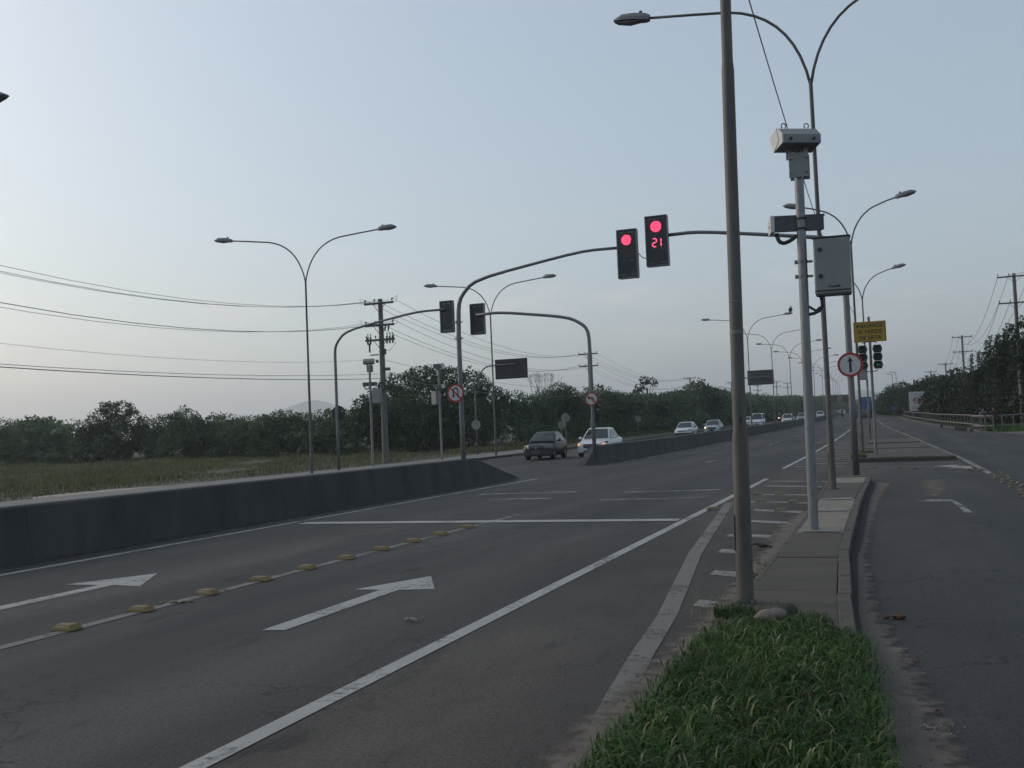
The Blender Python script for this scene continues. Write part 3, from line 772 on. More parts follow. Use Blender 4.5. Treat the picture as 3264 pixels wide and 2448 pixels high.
def print_row(mb, x0, x1, z, y, h=0.035, gaps=((0.42, 0.58),)):
    """row of tiny worn print: short dashes of uneven height"""
    x = x0
    while x < x1:
        w = random.uniform(0.014, 0.03); t = (x - x0) / (x1 - x0)
        if not any(a < t < b for a, b in gaps):
            hh = h * random.uniform(0.6, 1.0)
            mb.box((x + w / 2, y, z - (h - hh) / 2 * random.choice((-1, 1))), (w, 0.004, hh))
        x += w + 0.007
def signal_head(parent, x0, x1, z0, z1, y, mode):
    """flat rectangular LED head facing -y (its front plane at y)"""
    w, h = x1 - x0, z1 - z0; cx, cz = (x0 + x1) / 2, (z0 + z1) / 2
    mb = MB(); mb.bbox((cx, y + 0.09, cz), (w, 0.18, h), 0.02); body = mb.build('signal_head', SIGPANEL, parent)
    fr = MB(); t = 0.026
    for c, d in (((cx, y - 0.006, z1 - t / 2), (w + 0.008, 0.05, t)), ((cx, y - 0.006, z0 + t / 2), (w + 0.008, 0.05, t)), ((x0 + t / 2 - 0.003, y - 0.006, cz), (t, 0.048, h - 2 * t)), ((x1 - t / 2 + 0.003, y - 0.006, cz), (t, 0.048, h - 2 * t))):
        fr.bbox(c, d, 0.006)
    fr.build('frame', SIGFRAME, body)
    pr = MB(); yp = y - 0.003; m = 0.11 * w
    if mode in ('red', 'count'):
        zr = z1 - 0.205 * h - 0.02; r = 0.168 if mode == 'count' else 0.158
        a = MB(); disc(a, (cx - 0.005, zr), r, y - 0.010); a.build('red_light', LED_RED, body)
        b = MB()
        for q in (0.34, 0.58, 0.82):
            disc(b, (cx - 0.005, zr), r * q + 0.0115, y - 0.014, 36, r * q - 0.0115)
        disc(b, (cx - 0.005, zr), r * 0.12, y - 0.014, 12); b.build('led_rings', LED_HOT, body)
        gp = MB()   # dead LEDs on the rim
        for an, sz in ([(-0.1, 0.035), (0.12, 0.028)] if mode == 'count' else [(1.35, 0.035), (0.45, 0.045), (0.1, 0.04), (-0.25, 0.05), (-0.5, 0.035), (1.1, 0.03)]):
            gp.bbox((cx - 0.005 + r * 0.95 * math.cos(an), y - 0.014, zr + r * 0.95 * math.sin(an)), (sz, 0.012, sz * 0.8), 0.004)
        gp.build('dead_led_patch', SIGPANEL, body)
        print_row(pr, x0 + m + 0.02, x1 - m - 0.02, z1 - 0.095, yp, 0.035, ((0.52, 0.62), (0.68, 0.78)) if mode == 'count' else ((0.32, 0.55),))
        print_row(pr, x0 + m, x1 - m, z0 + 0.11, yp, 0.034, ((0.36, 0.66),))
        if mode == 'count':
            d = MB(); seg_digit(d, '2', cx - 0.065, cz - 0.035 * h, 0.115, 0.235, 0.034, y - 0.012); seg_digit(d, '1', cx + 0.075, cz - 0.035 * h, 0.10, 0.235, 0.034, y - 0.012)
            d.build('countdown_digits', LED_HOT, body)
            print_row(pr, x0 + 0.2, x1 - 0.15, cz - 0.17 * h + 0.02, yp, 0.03, ((0.3, 0.6),))
        else:
            a = MB(); disc(a, (cx, cz - 0.01), 0.15, y - 0.008); a.build('amber_lens', LED_OFF, body)
            a = MB(); disc(a, (cx, z0 + 0.22 * h), 0.15, y - 0.008); a.build('green_lens', SBLACK, body)
            print_row(pr, x0 + 0.2, x1 - 0.13, z0 + 0.36 * h, yp, 0.026, ((0.1, 0.5),))
        pr.build('print', mat('faint_print', (0.15, 0.155, 0.16), 0.6), body)['kind'] = 'stuff'
    else:
        print_row(pr, x0 + 0.16, x1 - 0.15, z1 - 0.13, yp, 0.05, ((0.35, 0.68),)); print_row(pr, x0 + 0.15, x1 - 0.12, z0 + 0.10, yp, 0.045, ((0.48, 0.55),))
        pr.build('print', PRINT if mode == 'back_bright' else mat('dull_print', (0.16, 0.16, 0.16), 0.6), body)['kind'] = 'stuff'
    return body
def signal_pole(label, path, rads, group=None):
    t = thing('traffic_signal', label, 'traffic signal', path[0], 0, group)
    o = Vector(path[0]); mb = MB(); mb.tube([Vector(p) - o for p in path], rads, 14); mb.build('pole', GALV, t, True)
    return t, o
def bolt_collar(t, z, r, x=0.0):
    mb = MB(); mb.cyl((x, 0, z - 0.05), (x, 0, z + 0.05), r + 0.018, n=14)
    for s in (-1, 1): mb.box((x + s * (r + 0.045), 0, z), (0.08, 0.03, 0.03))
    mb.build('collar', GALV, t)
SG = 'traffic signals on curved arms'
def smooth_path(pts, k=3):
    """round the corners of a polyline"""
    out = [Vector(pts[0])]
    for i in range(1, len(pts) - 1):
        a, b, c = Vector(pts[i - 1]), Vector(pts[i]), Vector(pts[i + 1])
        f = 0.32
        out += [Vector(q) for q in arc(b + (a - b) * f, b, b + (c - b) * f, k)]
    out.append(Vector(pts[-1])); return out
def sig_path(x, y, zt, arm): return [(x, y, 0.0), (x, y, 2.0)] + [tuple(v) for v in smooth_path([(x, y, zt)] + [(ax_, y, az_) for ax_, az_ in arm])]
def radii(p, r0, r1): return [r0 + (r1 - r0) * min(1, i / (len(p) - 1) * 1.4) for i in range(len(p))]
p = sig_path(-12.5, 29.0, 4.6, [(-12.46, 5.75), (-11.9, 6.32), (-8.45, 6.86), (-7.25, 6.84)])
t, o = signal_pole('signal pole on the near barrier end, arm over the road, red light lit', p, radii(p, 0.080, 0.043), SG)
signal_head(t, -7.32 + 12.5, -6.72 + 12.5, 5.90, 7.33, -0.16, 'red')
bolt_collar(t, 5.05, 0.066); bolt_collar(t, 4.55, 0.068)
p = sig_path(-1.09, 29.33, 5.6, [(-1.10, 6.45), (-1.75, 6.62), (-5.0, 7.13), (-5.95, 7.12)])
t, o = signal_pole('signal pole at the median tip, arm with red countdown showing 21', p, radii(p, 0.092, 0.05), SG)
signal_head(t, -6.54 + 1.09, -5.88 + 1.09, 6.22, 7.70, -0.16, 'count')
p = sig_path(-24.5, 42.1, 4.9, [(-24.5, 5.95), (-23.9, 6.62), (-20.25, 7.22), (-18.8, 7.22)])
t, o = signal_pole('signal pole beyond the oncoming lanes, dark panel on its arm, beside the power pole', p, radii(p, 0.072, 0.052), SG)
signal_head(t, -19.07 + 24.5, -18.42 + 24.5, 6.17, 7.62, 0.10, 'back_bright')
p = sig_path(-12.42, 43.3, 4.6, [(-12.45, 6.0), (-13.3, 6.55), (-16.6, 7.03), (-17.75, 6.98)])
t, o = signal_pole('signal pole on the far barrier nose with a dark panel on its arm', p, radii(p, 0.085, 0.065), SG)
signal_head(t, -18.1 + 12.42, -17.4 + 12.42, 6.10, 7.53, 0.10, 'back')
# thin cable between the two lit heads
mb = MB(); mb.tube([(-6.72, 29.0, 6.62), (-6.66, 29.05, 6.53), (-6.60, 29.15, 6.49), (-6.55, 29.25, 6.48)], 0.012, 6); tag(mb.build('cable', WIREP, None, True), 'thin loose cable between the two lit signal heads', 'cable')

# ------------------------------------------------------------------ round signs
def round_sign(name, label, cx, cz, y, r, symbol, group=None):
    t = thing(name, label, 'road sign', (cx, y, cz), 0, group)
    mb = MB(); mb.tube([(0, 0, 0), (0, 0.012, 0)], r, 36); mb.build('plate', RED if symbol else SIGNBACK, t)
    if symbol:
        mb = MB(); disc(mb, (0, 0), r * 0.80, -0.004, 36); mb.build('face', SWHITE, t)
        ar = MB(); Y = -0.008; k = r
        def bar(pts): ar.poly([(a * k, Y, b * k) for a, b in pts])
        if symbol == 'ahead':
            bar([(-0.095, -0.60), (0.095, -0.60), (0.095, 0.30), (-0.095, 0.30)]); bar([(-0.23, 0.24), (0.0, 0.30), (0.23, 0.24), (0.0, 0.64)])
        if symbol == 'uturn':
            bar([(0.22, -0.52), (0.36, -0.52), (0.36, 0.28), (0.22, 0.28)])
            inner = [(0.025 + 0.195 * math.cos(a), 0.28 + 0.195 * math.sin(a)) for a in [math.pi * i / 10 for i in range(11)]]
            outer = [(0.025 + 0.335 * math.cos(a), 0.28 + 0.335 * math.sin(a)) for a in [math.pi * i / 10 for i in range(11)]]
            for i in range(10): bar([inner[i], outer[i], outer[i + 1], inner[i + 1]])
            bar([(-0.31, -0.22), (-0.17, -0.22), (-0.17, 0.28), (-0.31, 0.28)]); bar([(-0.42, -0.2), (-0.24, -0.56), (-0.06, -0.2)])
        if symbol == 'noleft':
            bar([(0.22, -0.5), (0.38, -0.5), (0.38, 0.06), (0.22, 0.06)]); bar([(0.22, 0.06), (0.38, 0.06), (0.30, 0.22), (0.18, 0.24), (-0.30, 0.24), (-0.30, 0.08), (0.14, 0.08)])
            bar([(-0.26, 0.42), (-0.26, -0.10), (-0.66, 0.16)])
        ar.build('arrow', SBLACK, t)
        if symbol != 'ahead':
            sl = MB(); a = R(-45 if symbol == 'uturn' else -42); c, s_ = math.cos(a), math.sin(a)
            sl.poly([(r * (u * c - v * s_), -0.012, r * (u * s_ + v * c)) for u, v in ((-0.82, -0.085), (0.82, -0.085), (0.82, 0.085), (-0.82, 0.085))]); sl.build('slash', RED, t)
        mb = MB(); mb.box((0, 0.03, 0.0), (0.10, 0.04, 0.05)); mb.build('bracket', GALV, t)
    return t
RS = 'round regulatory signs facing the camera'
round_sign('ahead_only_sign', 'round red rimmed sign with a black arrow pointing straight up', -1.08, 3.04, 29.22, 0.335, 'ahead', RS)
round_sign('no_u_turn_sign', 'round red sign with slashed u-turn arrow on the near signal pole', -12.62, 2.86, 28.86, 0.285, 'uturn', RS)
round_sign('no_left_turn_sign', 'round red sign with slashed left arrow on the barrier nose pole', -12.42, 2.87, 43.18, 0.30, 'noleft', RS)
def back_sign(label, x, y, z, r, pole_h, pole=True, group='round signs seen from behind'):
    t = thing('round_sign', label, 'road sign', (x, y, gz(y)), 0, group)
    mb = MB(); mb.tube([(0, 0.03, z), (0, 0.045, z)], r, 28); mb.build('plate', SIGNBACK, t)
    if pole:
        mb = MB(); mb.cyl((0, 0, 0), (0, 0, pole_h), 0.035, n=8); mb.build('post', GALV, t)
        mb = MB(); mb.box((0, 0.02, z + 0.08), (0.3 * r * 2, 0.03, 0.04)); mb.box((0, 0.02, z - 0.12), (0.3 * r * 2, 0.03, 0.04)); mb.build('clamp', GALV, t)
    return t
back_sign('higher of two grey round sign backs right of the black car', -23.55, 74.5, 2.30, 0.345, 2.6)
back_sign('lower grey round sign back, half hidden behind a higher one', -22.9, 71.4, 1.78, 0.285, 2.0)
back_sign('small grey back of a round sign far along the grass verge', -25.0, 104, 1.95, 0.34, 2.2)
for x, y, zz, lab, at in ((-24.5, 42.1, 2.78, 'dark round sign back on the left signal pole beside the power pole', 0), (-12.42, 43.3, 2.30, 'dark round sign back below the no left turn sign', 0)):
    t = thing('round_sign', lab, 'road sign', (x, y, 0), 0, 'dark round signs seen from behind')
    mb = MB(); mb.tube([(0, 0.13, zz), (0, 0.15, zz)], 0.36, 28); mb.build('plate', BOARDBACK, t)
    mb = MB(); mb.box((0.20, 0.126, zz + 0.10), (0.13, 0.006, 0.07)); mb.build('sticker', mat('blue_grey_sticker', (0.20, 0.25, 0.29), 0.5), t)

# big boards seen from behind
t = thing('direction_board', 'dark back of a direction board on a bent arm over the oncoming lanes', 'direction board', (-25.3, 61.0, gz(61)), 0, 'direction boards seen from behind')
ox, oz = -25.3, gz(61)
mb = MB(); mb.tube([(0, 0, 0), (0, 0, 4.2)] + [tuple(v) for v in smooth_path([(0, 0, 4.2), (-0.1, 0, 4.75), (0.75, 0, 5.75), (1.6, 0, 5.8), (2.9, 0, 5.8)])], 0.05, 10); mb.build('post', GALV, t, True)
mb = MB(); mb.bbox((2.52, 0.10, 5.52), (2.2, 0.05, 1.27), 0.01); bd = mb.build('board', BOARDBACK, t)
mb = MB(); mb.box((2.52, 0.065, 5.52), (0.025, 0.03, 1.2)); mb.box((2.52, 0.065, 5.05), (2.1, 0.03, 0.03)); mb.box((2.52, 0.065, 6.0), (2.1, 0.03, 0.03)); mb.build('rib', RIB, bd)
back_sign('grey back of a small round sign on the post of the direction board', -25.3, 60.9, 2.05, 0.31, 0, False)
t = thing('direction_board', 'dark ribbed back of a wide board far off, between two barrier lamp posts', 'direction board', (-22.9, 160, gz(160)), 0, 'direction boards seen from behind')
mb = MB(); mb.tube([(0, 0, 0), (0, 0, 6.2)] + arc((0, 0, 6.2), (0, 0, 7.4), (0.8, 0, 7.4), 5) + [(5.3, 0, 7.4)], 0.09, 8); mb.build('post', GALV, t, True)
mb = MB(); mb.bbox((3.85, 0.16, 7.35), (3.95, 0.06, 2.25), 0.01); bd = mb.build('board', BOARDBACK, t)
mb = MB()
for k in range(4): mb.box((3.85, 0.12, 6.55 + k * 0.53), (3.8, 0.03, 0.04))
mb.box((3.85, 0.12, 7.35), (0.04, 0.02, 2.2)); mb.build('rib', RIB, bd)
t = thing('sign_gantry', 'two dark overhead sign boards side by side far down the road', 'sign gantry', (-14, 290, gz(290)))
for s_ in (-1, 1):
    mb = MB(); mb.cyl((-0.4 + s_ * 3.6, 0, 0), (-0.4 + s_ * 3.6, 0, 5.4), 0.14, n=8); mb.build('post', GALV, t)
mb = MB(); mb.box((-0.4, 0, 4.6), (7.6, 0.2, 0.25)); mb.build('beam', GALV, t)
for xx in (-1.6, 1.75):
    mb = MB(); mb.bbox((xx, -0.2, 4.6), (2.1, 0.1, 2.0), 0.02); mb.build('board', BOARDBACK, t)

# ------------------------------------------------------------------ yellow sign with two three-lamp signals
t = thing('wait_sign', 'yellow sign reading AGUARDE O VERDE DE SETA on a pole above signals', 'road sign', (-0.79, 42.4, 0.12))
mb = MB(); mb.cyl((0, 0, -0.1), (0, 0, 5.38), 0.055, 0.05, 12); mb.build('post', GALV, t, 'auto')
mb = MB(); mb.bbox((0.02, -0.09, 4.79), (1.20, 0.025, 0.80), 0.008); bd = mb.build('board', YEL, t)
mb = MB()
for c, d in (((0.02, -0.106, 5.17), (1.14, 0.006, 0.012)), ((0.02, -0.106, 4.41), (1.14, 0.006, 0.012)), ((-0.55, -0.106, 4.79), (0.012, 0.006, 0.748)), ((0.59, -0.106, 4.79), (0.012, 0.006, 0.748))): mb.box(c, d)
mb.build('border', SBLACK, bd)
def text(body, x, y, z, size, m, parent, sx=1.0, name='lettering', bold=0.0):
    c = bpy.data.curves.new(name, 'FONT'); c.body = body; c.size = size; c.align_x = 'CENTER'; c.align_y = 'CENTER'; c.extrude = 0.002; c.space_character = 1.12; c.offset = bold
    tmp = bpy.data.objects.new(name, c); COL.objects.link(tmp)
    bpy.context.view_layer.update()
    me = bpy.data.meshes.new_from_object(tmp.evaluated_get(bpy.context.evaluated_depsgraph_get()))
    bpy.data.objects.remove(tmp); me.materials.clear(); me.materials.append(m)
    o = bpy.data.objects.new(name, me); COL.objects.link(o); o.parent = parent
    o.location = (x, y, z); o.rotation_euler = (R(90), 0, 0); o.scale = (sx, 1, 1); return o
for k, (s_, w) in enumerate((('AGUARDE', 1.0), ('O VERDE', 1.0), ('DE SETA', 1.0))): text(s_, 0.02, -0.106, 5.02 - 0.235 * k, 0.205, SBLACK, bd, 0.98, bold=0.0045)
mb = MB(); mb.box((0, -0.05, 4.95), (0.5, 0.03, 0.05)); mb.box((0, -0.05, 4.6), (0.5, 0.03, 0.05)); mb.build('bracket', GALV, t)
def three_lamp(label, x):
    t = thing('traffic_light', label, 'traffic light', (x, 42.28, 3.43), 0, 'three lamp signals under the yellow sign')
    for k in range(3):
        mb = MB(); mb.bbox((0, 0, 0.17 + 0.315 * k), (0.30, 0.20, 0.30), 0.03); sec = mb.build('lamp_section', DARK, t)
        mb = MB(); n = 14; vs = []
        for d_, yy in ((0.125, -0.10), (0.118, -0.26)):
            for i in range(n + 1):
                a = R(-25) + R(230) * i / n; vs.append((d_ * math.cos(a), yy + (0.0 if yy > -0.2 else 0.06 * (1 - max(0, math.sin(a)))), 0.17 + 0.315 * k + d_ * math.sin(a)))
        mb._add(vs, [(i, i + 1, n + 2 + i, n + 1 + i) for i in range(n)]); mb.build('visor', DARK, sec)
        mb = MB(); disc(mb, (0, 0.17 + 0.315 * k), 0.11, -0.103, 20); mb.build('lens', SBLACK, sec)
        if k == 0:
            a = MB(); Y = -0.108
            a.poly([(-0.07, Y, 0.17), (-0.005, Y, 0.235), (-0.005, Y, 0.105)]); a.poly([(-0.005, Y, 0.19), (0.075, Y, 0.19), (0.075, Y, 0.15), (-0.005, Y, 0.15)]); a.build('green_arrow', LED_GRN, sec)
        for s_ in (-1, 1):
            mb = MB(); mb.cyl((s_ * 0.15, 0, 0.17 + 0.315 * k), (s_ * 0.175, 0, 0.17 + 0.315 * k), 0.07, n=10); mb.build('side_lug', DARK, sec)
    sx = 1 if x < -0.79 else -1
    for zz in (1.03, -0.02):
        mb = MB(); mb.tube([(0, 0, zz), (sx * 0.12, 0.04, zz + (0.05 if zz > 0.5 else -0.05)), (sx * 0.26, 0.11, zz + (0.06 if zz > 0.5 else -0.06))], 0.018, 6); mb.build('bracket', DARK, t)
three_lamp('three lamp traffic light left of the pole, green arrow lit, partly behind the round sign', -1.08)
three_lamp('three lamp traffic light right of the pole, green arrow lit, under the yellow sign', -0.53)
t = thing('control_box', 'pale grey control box on the lamp post behind the yellow sign', 'control box', (-1.72, 66.8, gz(67)))
mb = MB(); mb.bbox((0, 0, 4.1), (0.46, 0.25, 0.68), 0.02); bd = mb.build('case', CABW, t)
mb = MB(); mb.bbox((0.0, -0.13, 4.1), (0.42, 0.02, 0.63), 0.006); mb.build('door', CABW, bd)
mb = MB(); mb.cyl((0.21, 0.1, 3.8), (0.17, 0.2, 0.5), 0.03, n=8); mb.build('conduit', GALV, t)

# ------------------------------------------------------------------ speed cameras on poles
def camera_pole(label, loc, rz, cab_side=1, detail=True, group='traffic cameras on poles', scale=1.0, low_dz=0.0):
    t = thing('traffic_camera', label, 'traffic camera', loc, rz, group); t.scale = (scale,) * 3
    n = 18 if detail else 10
    mb = MB(); mb.cyl((0, 0, -0.1), (0, 0, 5.0), 0.065, 0.061, n); mb.build('pole', GALV_L, t, 'auto')
    # mounting plates at the head
    mb = MB(); mb.bbox((0.01, -0.085, 4.93), (0.26, 0.02, 0.34), 0.004); mb.bbox((0.01, 0.085, 4.93), (0.26, 0.02, 0.34), 0.004)
    for zz in (4.83, 5.02):
        for xx in (-0.10, 0.115): mb.cyl((xx, -0.13, zz), (xx, 0.13, zz), 0.012, n=6)
    mb.build('mounting_plate', CABW, t)
    mb = MB(); mb.box((-0.12, -0.02, 5.12), (0.07, 0.05, 0.18)); mb.box((0.10, 0.0, 5.12), (0.06, 0.05, 0.14)); mb.cyl((-0.04, 0, 5.0), (-0.04, 0, 5.20), 0.014, n=6); mb.cyl((0.04, 0, 5.0), (0.04, 0, 5.20), 0.014, n=6); mb.build('bracket', CABW, t)
    # upper housing: wedge section swept along its length, turned so the white end looks up the road
    a = R(26); Lx = Vector((math.cos(a), math.sin(a), 0)); D = Vector((-math.sin(a), math.cos(a), 0)); U = Vector((0, 0, 1))
    prof = [(0, 0), (0, 0.115), (0.16, 0.235), (0.20, 0.24), (0.46, 0.19), (0.34, -0.05)]
    org = Vector((0.0, -0.02, 5.20)) - Lx * 0.27 - D * 0.20
    mb = MB(); mb.prism(prof, Lx * 0.52, org, (D, U)); h = mb.build('camera_housing', CABW, t)
    mb = MB(); mb.prism([(x_ * 1.02 - 0.004, z_ * 1.02) for x_, z_ in prof], -Lx * 0.018, org - Lx * 0.001, (D, U)); mb.build('front_plate', CAMW, h)
    if detail:
        for q in (0.1, 0.42):
            mb = MB(); c = org + Lx * q + D * 0.0 + U * 0.055; mb.cyl(c, c - D * 0.03, 0.018, n=10); mb.build('latch', DARK, h)
            mb = MB(); c = org + Lx * (q - 0.02) + D * 0.19 + U * 0.24
            mb.tube([c + Lx * (0.032 * math.cos(b)) + U * (0.04 + 0.034 * math.sin(b)) for b in [R(-60) + R(300) * i / 12 for i in range(13)]], 0.008, 6); mb.build('lifting_eye', GALV, h)
        mb = MB(); c = org - Lx * 0.02; mb.tube([c + D * 0.19 + U * 0.245, c + D * 0.12 + U * 0.05, c + D * 0.3 - U * 0.05], 0.005, 5); mb.build('cable', DARK, h)
    # lower housing
    a2 = R(14); L2 = Vector((math.cos(a2), math.sin(a2), 0)); D2 = Vector((-math.sin(a2), math.cos(a2), 0))
    o2 = Vector((0.02, 0.10, 4.05 + low_dz)) - L2 * 0.40
    mb = MB(); mb.prism([(-0.10, 0), (-0.10, 0.20), (0.10, 0.20), (0.10, 0.02)], L2 * 0.66, o2, (D2, U)); h = mb.build('flash_housing', CAMG, t)
    mb = MB(); mb.prism([(-0.12, -0.01), (-0.12, 0.215), (0.20, 0.175), (0.12, -0.03)], -L2 * 0.05, o2, (D2, U)); mb.build('front_plate', CAMW, h)
    if detail:
        mb = MB(); c = o2 - L2 * 0.0525 + D2 * 0.02 + U * 0.07
        for k in range(5): mb.prism([(0.016 * k - 0.04, 0.0), (0.016 * k - 0.03, 0.0), (0.016 * k - 0.03, 0.022), (0.016 * k - 0.04, 0.022)], -L2 * 0.002, c, (D2, U))
        mb.build('print', SBLACK, h)['kind'] = 'stuff'
        mb = MB(); mb.prism([(-0.105, 0.19), (-0.105, 0.212), (0.105, 0.212), (0.105, 0.19)], L2 * 0.68, o2 - L2 * 0.005, (D2, U)); mb.build('rain_hood', CAMG, h)
    for zz in (4.07 + low_dz, 4.21 + low_dz):
        mb = MB(); mb.tube([(0, 0, zz - 0.015), (0, 0, zz + 0.015)], 0.072, n); mb.build('clamp', DARK, t)
    mb = MB(); mb.tube(arc(o2 + U * -0.01 + L2 * 0.04, o2 + L2 * 0.06 - U * 0.26, Vector((-0.06, -0.02, 3.98 + low_dz)), 8), 0.028, 8); mb.build('conduit', DARK, t, True)
    # cabinet with door, locks, lip and conduits
    cx = cab_side * 0.385
    mb = MB(); mb.bbox((cx, 0.03, 3.53), (0.465, 0.22, 0.76), 0.012); cb = mb.build('cabinet', CABW, t)
    mb = MB(); mb.bbox((cx + 0.005, -0.095, 3.545), (0.455, 0.03, 0.70), 0.010); mb.build('cabinet_door', CABW, cb)
    mb = MB(); mb.bbox((cx, 0.02, 3.916), (0.49, 0.26, 0.014), 0.005); mb.build('cabinet_lid', CAMG, cb)
    mb = MB(); mb.bbox((cx, 0.02, 3.142), (0.45, 0.20, 0.014), 0.004); mb.build('cabinet_sill', CAMG, cb)
    if detail:
        for zz in (3.75, 3.39):
            mb = MB(); mb.cyl((cx - 0.15, -0.105, zz), (cx - 0.15, -0.125, zz), 0.030, n=14); mb.build('lock', DARK, cb)
        mb = MB(); print_row(mb, cx - 0.05, cx + 0.10, 3.245, -0.112, 0.028, ()); pr_ = mb.build('print', SBLACK, cb); pr_['kind'] = 'stuff'
        for zz in (3.62, 3.42):
            mb = MB(); mb.tube([(0, 0, zz - 0.018), (0, 0, zz + 0.018)], 0.070, n); mb.box((-0.085, 0, zz), (0.04, 0.03, 0.05)); mb.box((0.1, 0.02, zz), (0.06, 0.03, 0.03)); mb.build('clamp', GALV, t)
        mb = MB(); mb.tube([(cx - 0.17, 0.02, 3.14), (cx - 0.155, 0.02, 3.07), (cx - 0.15, 0.02, 3.01), (cx - 0.19, 0.02, 2.94), (cx - 0.26, 0.01, 2.91), (0.02, 0, 2.89)], 0.022, 8); mb.tube([(cx - 0.18, 0.03, 2.99), (cx - 0.24, 0.02, 2.945), (0.02, 0.0, 3.03)], 0.018, 8); mb.build('conduit', DARK, cb, True)
    return t
camera_pole('bright steel camera pole on the near median with grey cabinet and two housings', (-1.115, 14.37, MH), 0).rotation_euler[1] = R(0.7)
camera_pole('camera pole beyond the oncoming lanes standing against the wooden power pole', (-24.75, 45.9, 0.12), R(-6), 1, False)
camera_pole('camera pole beyond the oncoming lanes with a pale cabinet on its left side', (-23.85, 52.3, 0.12), R(150), 1, False)

# ------------------------------------------------------------------ power poles and lines
def power_pole(label, loc, h, arms, half, group, r=0.15, brace=True, extra=False):
    t = thing('power_pole', label, 'power pole', loc, 0, group)
    mb = MB(); mb.cyl((0, 0, -0.2), (0, 0, h), r, r * 0.66, 12); mb.build('pole', WOODP, t, 'auto')
    for k, za in enumerate(arms):
        mb = MB(); mb.box((0, -r * 0.8 - 0.03, za), (half * 2, 0.10, 0.11))
        if brace:
            for s_ in (-1, 1): mb.tube([(s_ * half * 0.42, -r * 0.8 - 0.02, za - 0.04), (s_ * 0.08, -r * 0.75, za - 0.42)], 0.018, 5)
        arm = mb.build('crossarm', XARM, t)
        mb = MB()
        for q in (-0.94, -0.3, 0.92):
            x = q * half; mb.cyl((x, -r * 0.8 - 0.03, za + 0.05), (x, -r * 0.8 - 0.03, za + 0.14), 0.02, n=6); mb.ell((x, -r * 0.8 - 0.03, za + 0.19), (0.05, 0.05, 0.07), 8, 5)
        mb.build('insulator', INSUL, arm)
    return t
UL = 'power poles along the left side of the road'
pp = power_pole('thick power pole with three crossarms beyond the oncoming lanes', (-26.0, 49.7, 0.0), 9.1, [8.85, 7.65, 6.85], 0.88, UL, 0.19)
mb = MB()   # cut-out fuses and jumpers on the lower arms
for x in (-0.72, -0.55, 0.45, 0.62, 0.8):
    mb.cyl((x, -0.24, 6.62), (x, -0.24, 7.02), 0.05, 0.06, 8); mb.cyl((x + 0.04, -0.26, 7.0), (x + 0.02, -0.26, 7.22), 0.025, n=6)
for x in (0.35, 0.55): mb.cyl((x, -0.26, 7.30), (x + 0.05, -0.26, 7.58), 0.04, 0.05, 8)
mb.box((-0.62, -0.24, 6.45), (0.06, 0.1, 0.5)); mb.box((-0.35, -0.2, 6.05), (0.5, 0.06, 0.06)); mb.build('fuse_cutout', INSUL, pp)
mb = MB()
for s_, z0 in ((-1, 8.95), (1, 8.95), (1, 7.75), (-1, 7.75)): mb.tube([(s_ * 0.86, -0.18, z0 + 0.1), (s_ * 1.15, -0.2, z0 + 0.25), (s_ * 1.05, -0.22, z0 - 0.1), (s_ * 0.8, -0.2, z0 - 0.02)], 0.012, 5)
mb.tube([(0.8, -0.25, 7.2), (1.0, -0.3, 6.6), (0.6, -0.3, 6.2), (0.15, -0.2, 6.4)], 0.012, 5); mb.build('jumper', WIRE, pp, True)
mb = MB(); mb.tube([(0.2 * math.cos(a) + 0.02, -0.22, 4.3 + 0.24 * math.sin(a)) for a in [2 * math.pi * i / 14 for i in range(15)]], 0.05, 6); mb.build('cable_coil', DARK, pp, True)
mb = MB(); mb.box((0.30, -0.05, 5.25), (0.3, 0.2, 0.16)); mb.box((-0.26, -0.1, 5.7), (0.12, 0.14, 0.14)); mb.box((0.24, -0.1, 6.2), (0.1, 0.12, 0.3)); mb.build('junction_box', CAMG, pp)
left_poles = [(-26.0, 49.7, 9.1)]
for k, (x, y, h, half) in enumerate([(-28.3, 98.0, 8.75, 1.0), (-31, 166, 8.2, 1.0), (-31, 211, 8.4, 1.0), (-31, 254, 8.6, 1.0), (-28, 268, 9.6, 1.1), (-27, 286, 9.6, 1.1)]):
    lab = 'power pole with two crossarms rising right behind the barrier nose signal pole' if k == 0 else '%s power pole in the far row above the left trees' % ORD[k]
    power_pole(lab, (x, y, gz(y)), h, [h - 0.15, h - 1.35], half, UL, 0.15); left_poles.append((x, y, gz(y) + h))
UR = 'power poles along the right side of the road'
right_poles = []
for k, (x, y, h) in enumerate([(9.4, 90, 12.2), (9.5, 160, 11.75), (9.5, 214, 9.9), (8.7, 275, 10.3), (8.0, 315, 9.7), (3.4, 330, 8.8)]):
    lab = ['tall power pole at the right edge of the picture behind the railing', 'second power pole along the right trees, two crossarms clear of the leaves', 'third power pole along the right, its lower crossarm in the leaves', 'fourth power pole along the right, mostly among treetops', 'fifth power pole along the right, a thin stub over the trees', 'farthest power pole on the right above the end of the trees'][k]
    power_pole(lab, (x, y, gz(y)), h, [h - 0.25, h - 2.35], 1.35 if k else 1.25, UR, 0.19); right_poles.append((x, y, gz(y) + h))
def span(mb, a, b, sag, r, n=14):
    a, b = Vector(a), Vector(b)
    mb.tube([a + (b - a) * (i / n) - Vector((0, 0, 4 * sag * (i / n) * (1 - i / n))) for i in range(n + 1)], r, 4, False)
def wires(name, label, m, spans):
    for k, (a, b, sag, r) in enumerate(spans):
        mb = MB(); span(mb, a, b, sag, r)
        tag(mb.build('power_line', m, None, True), label[k] if isinstance(label, list) else label, 'power line', name)
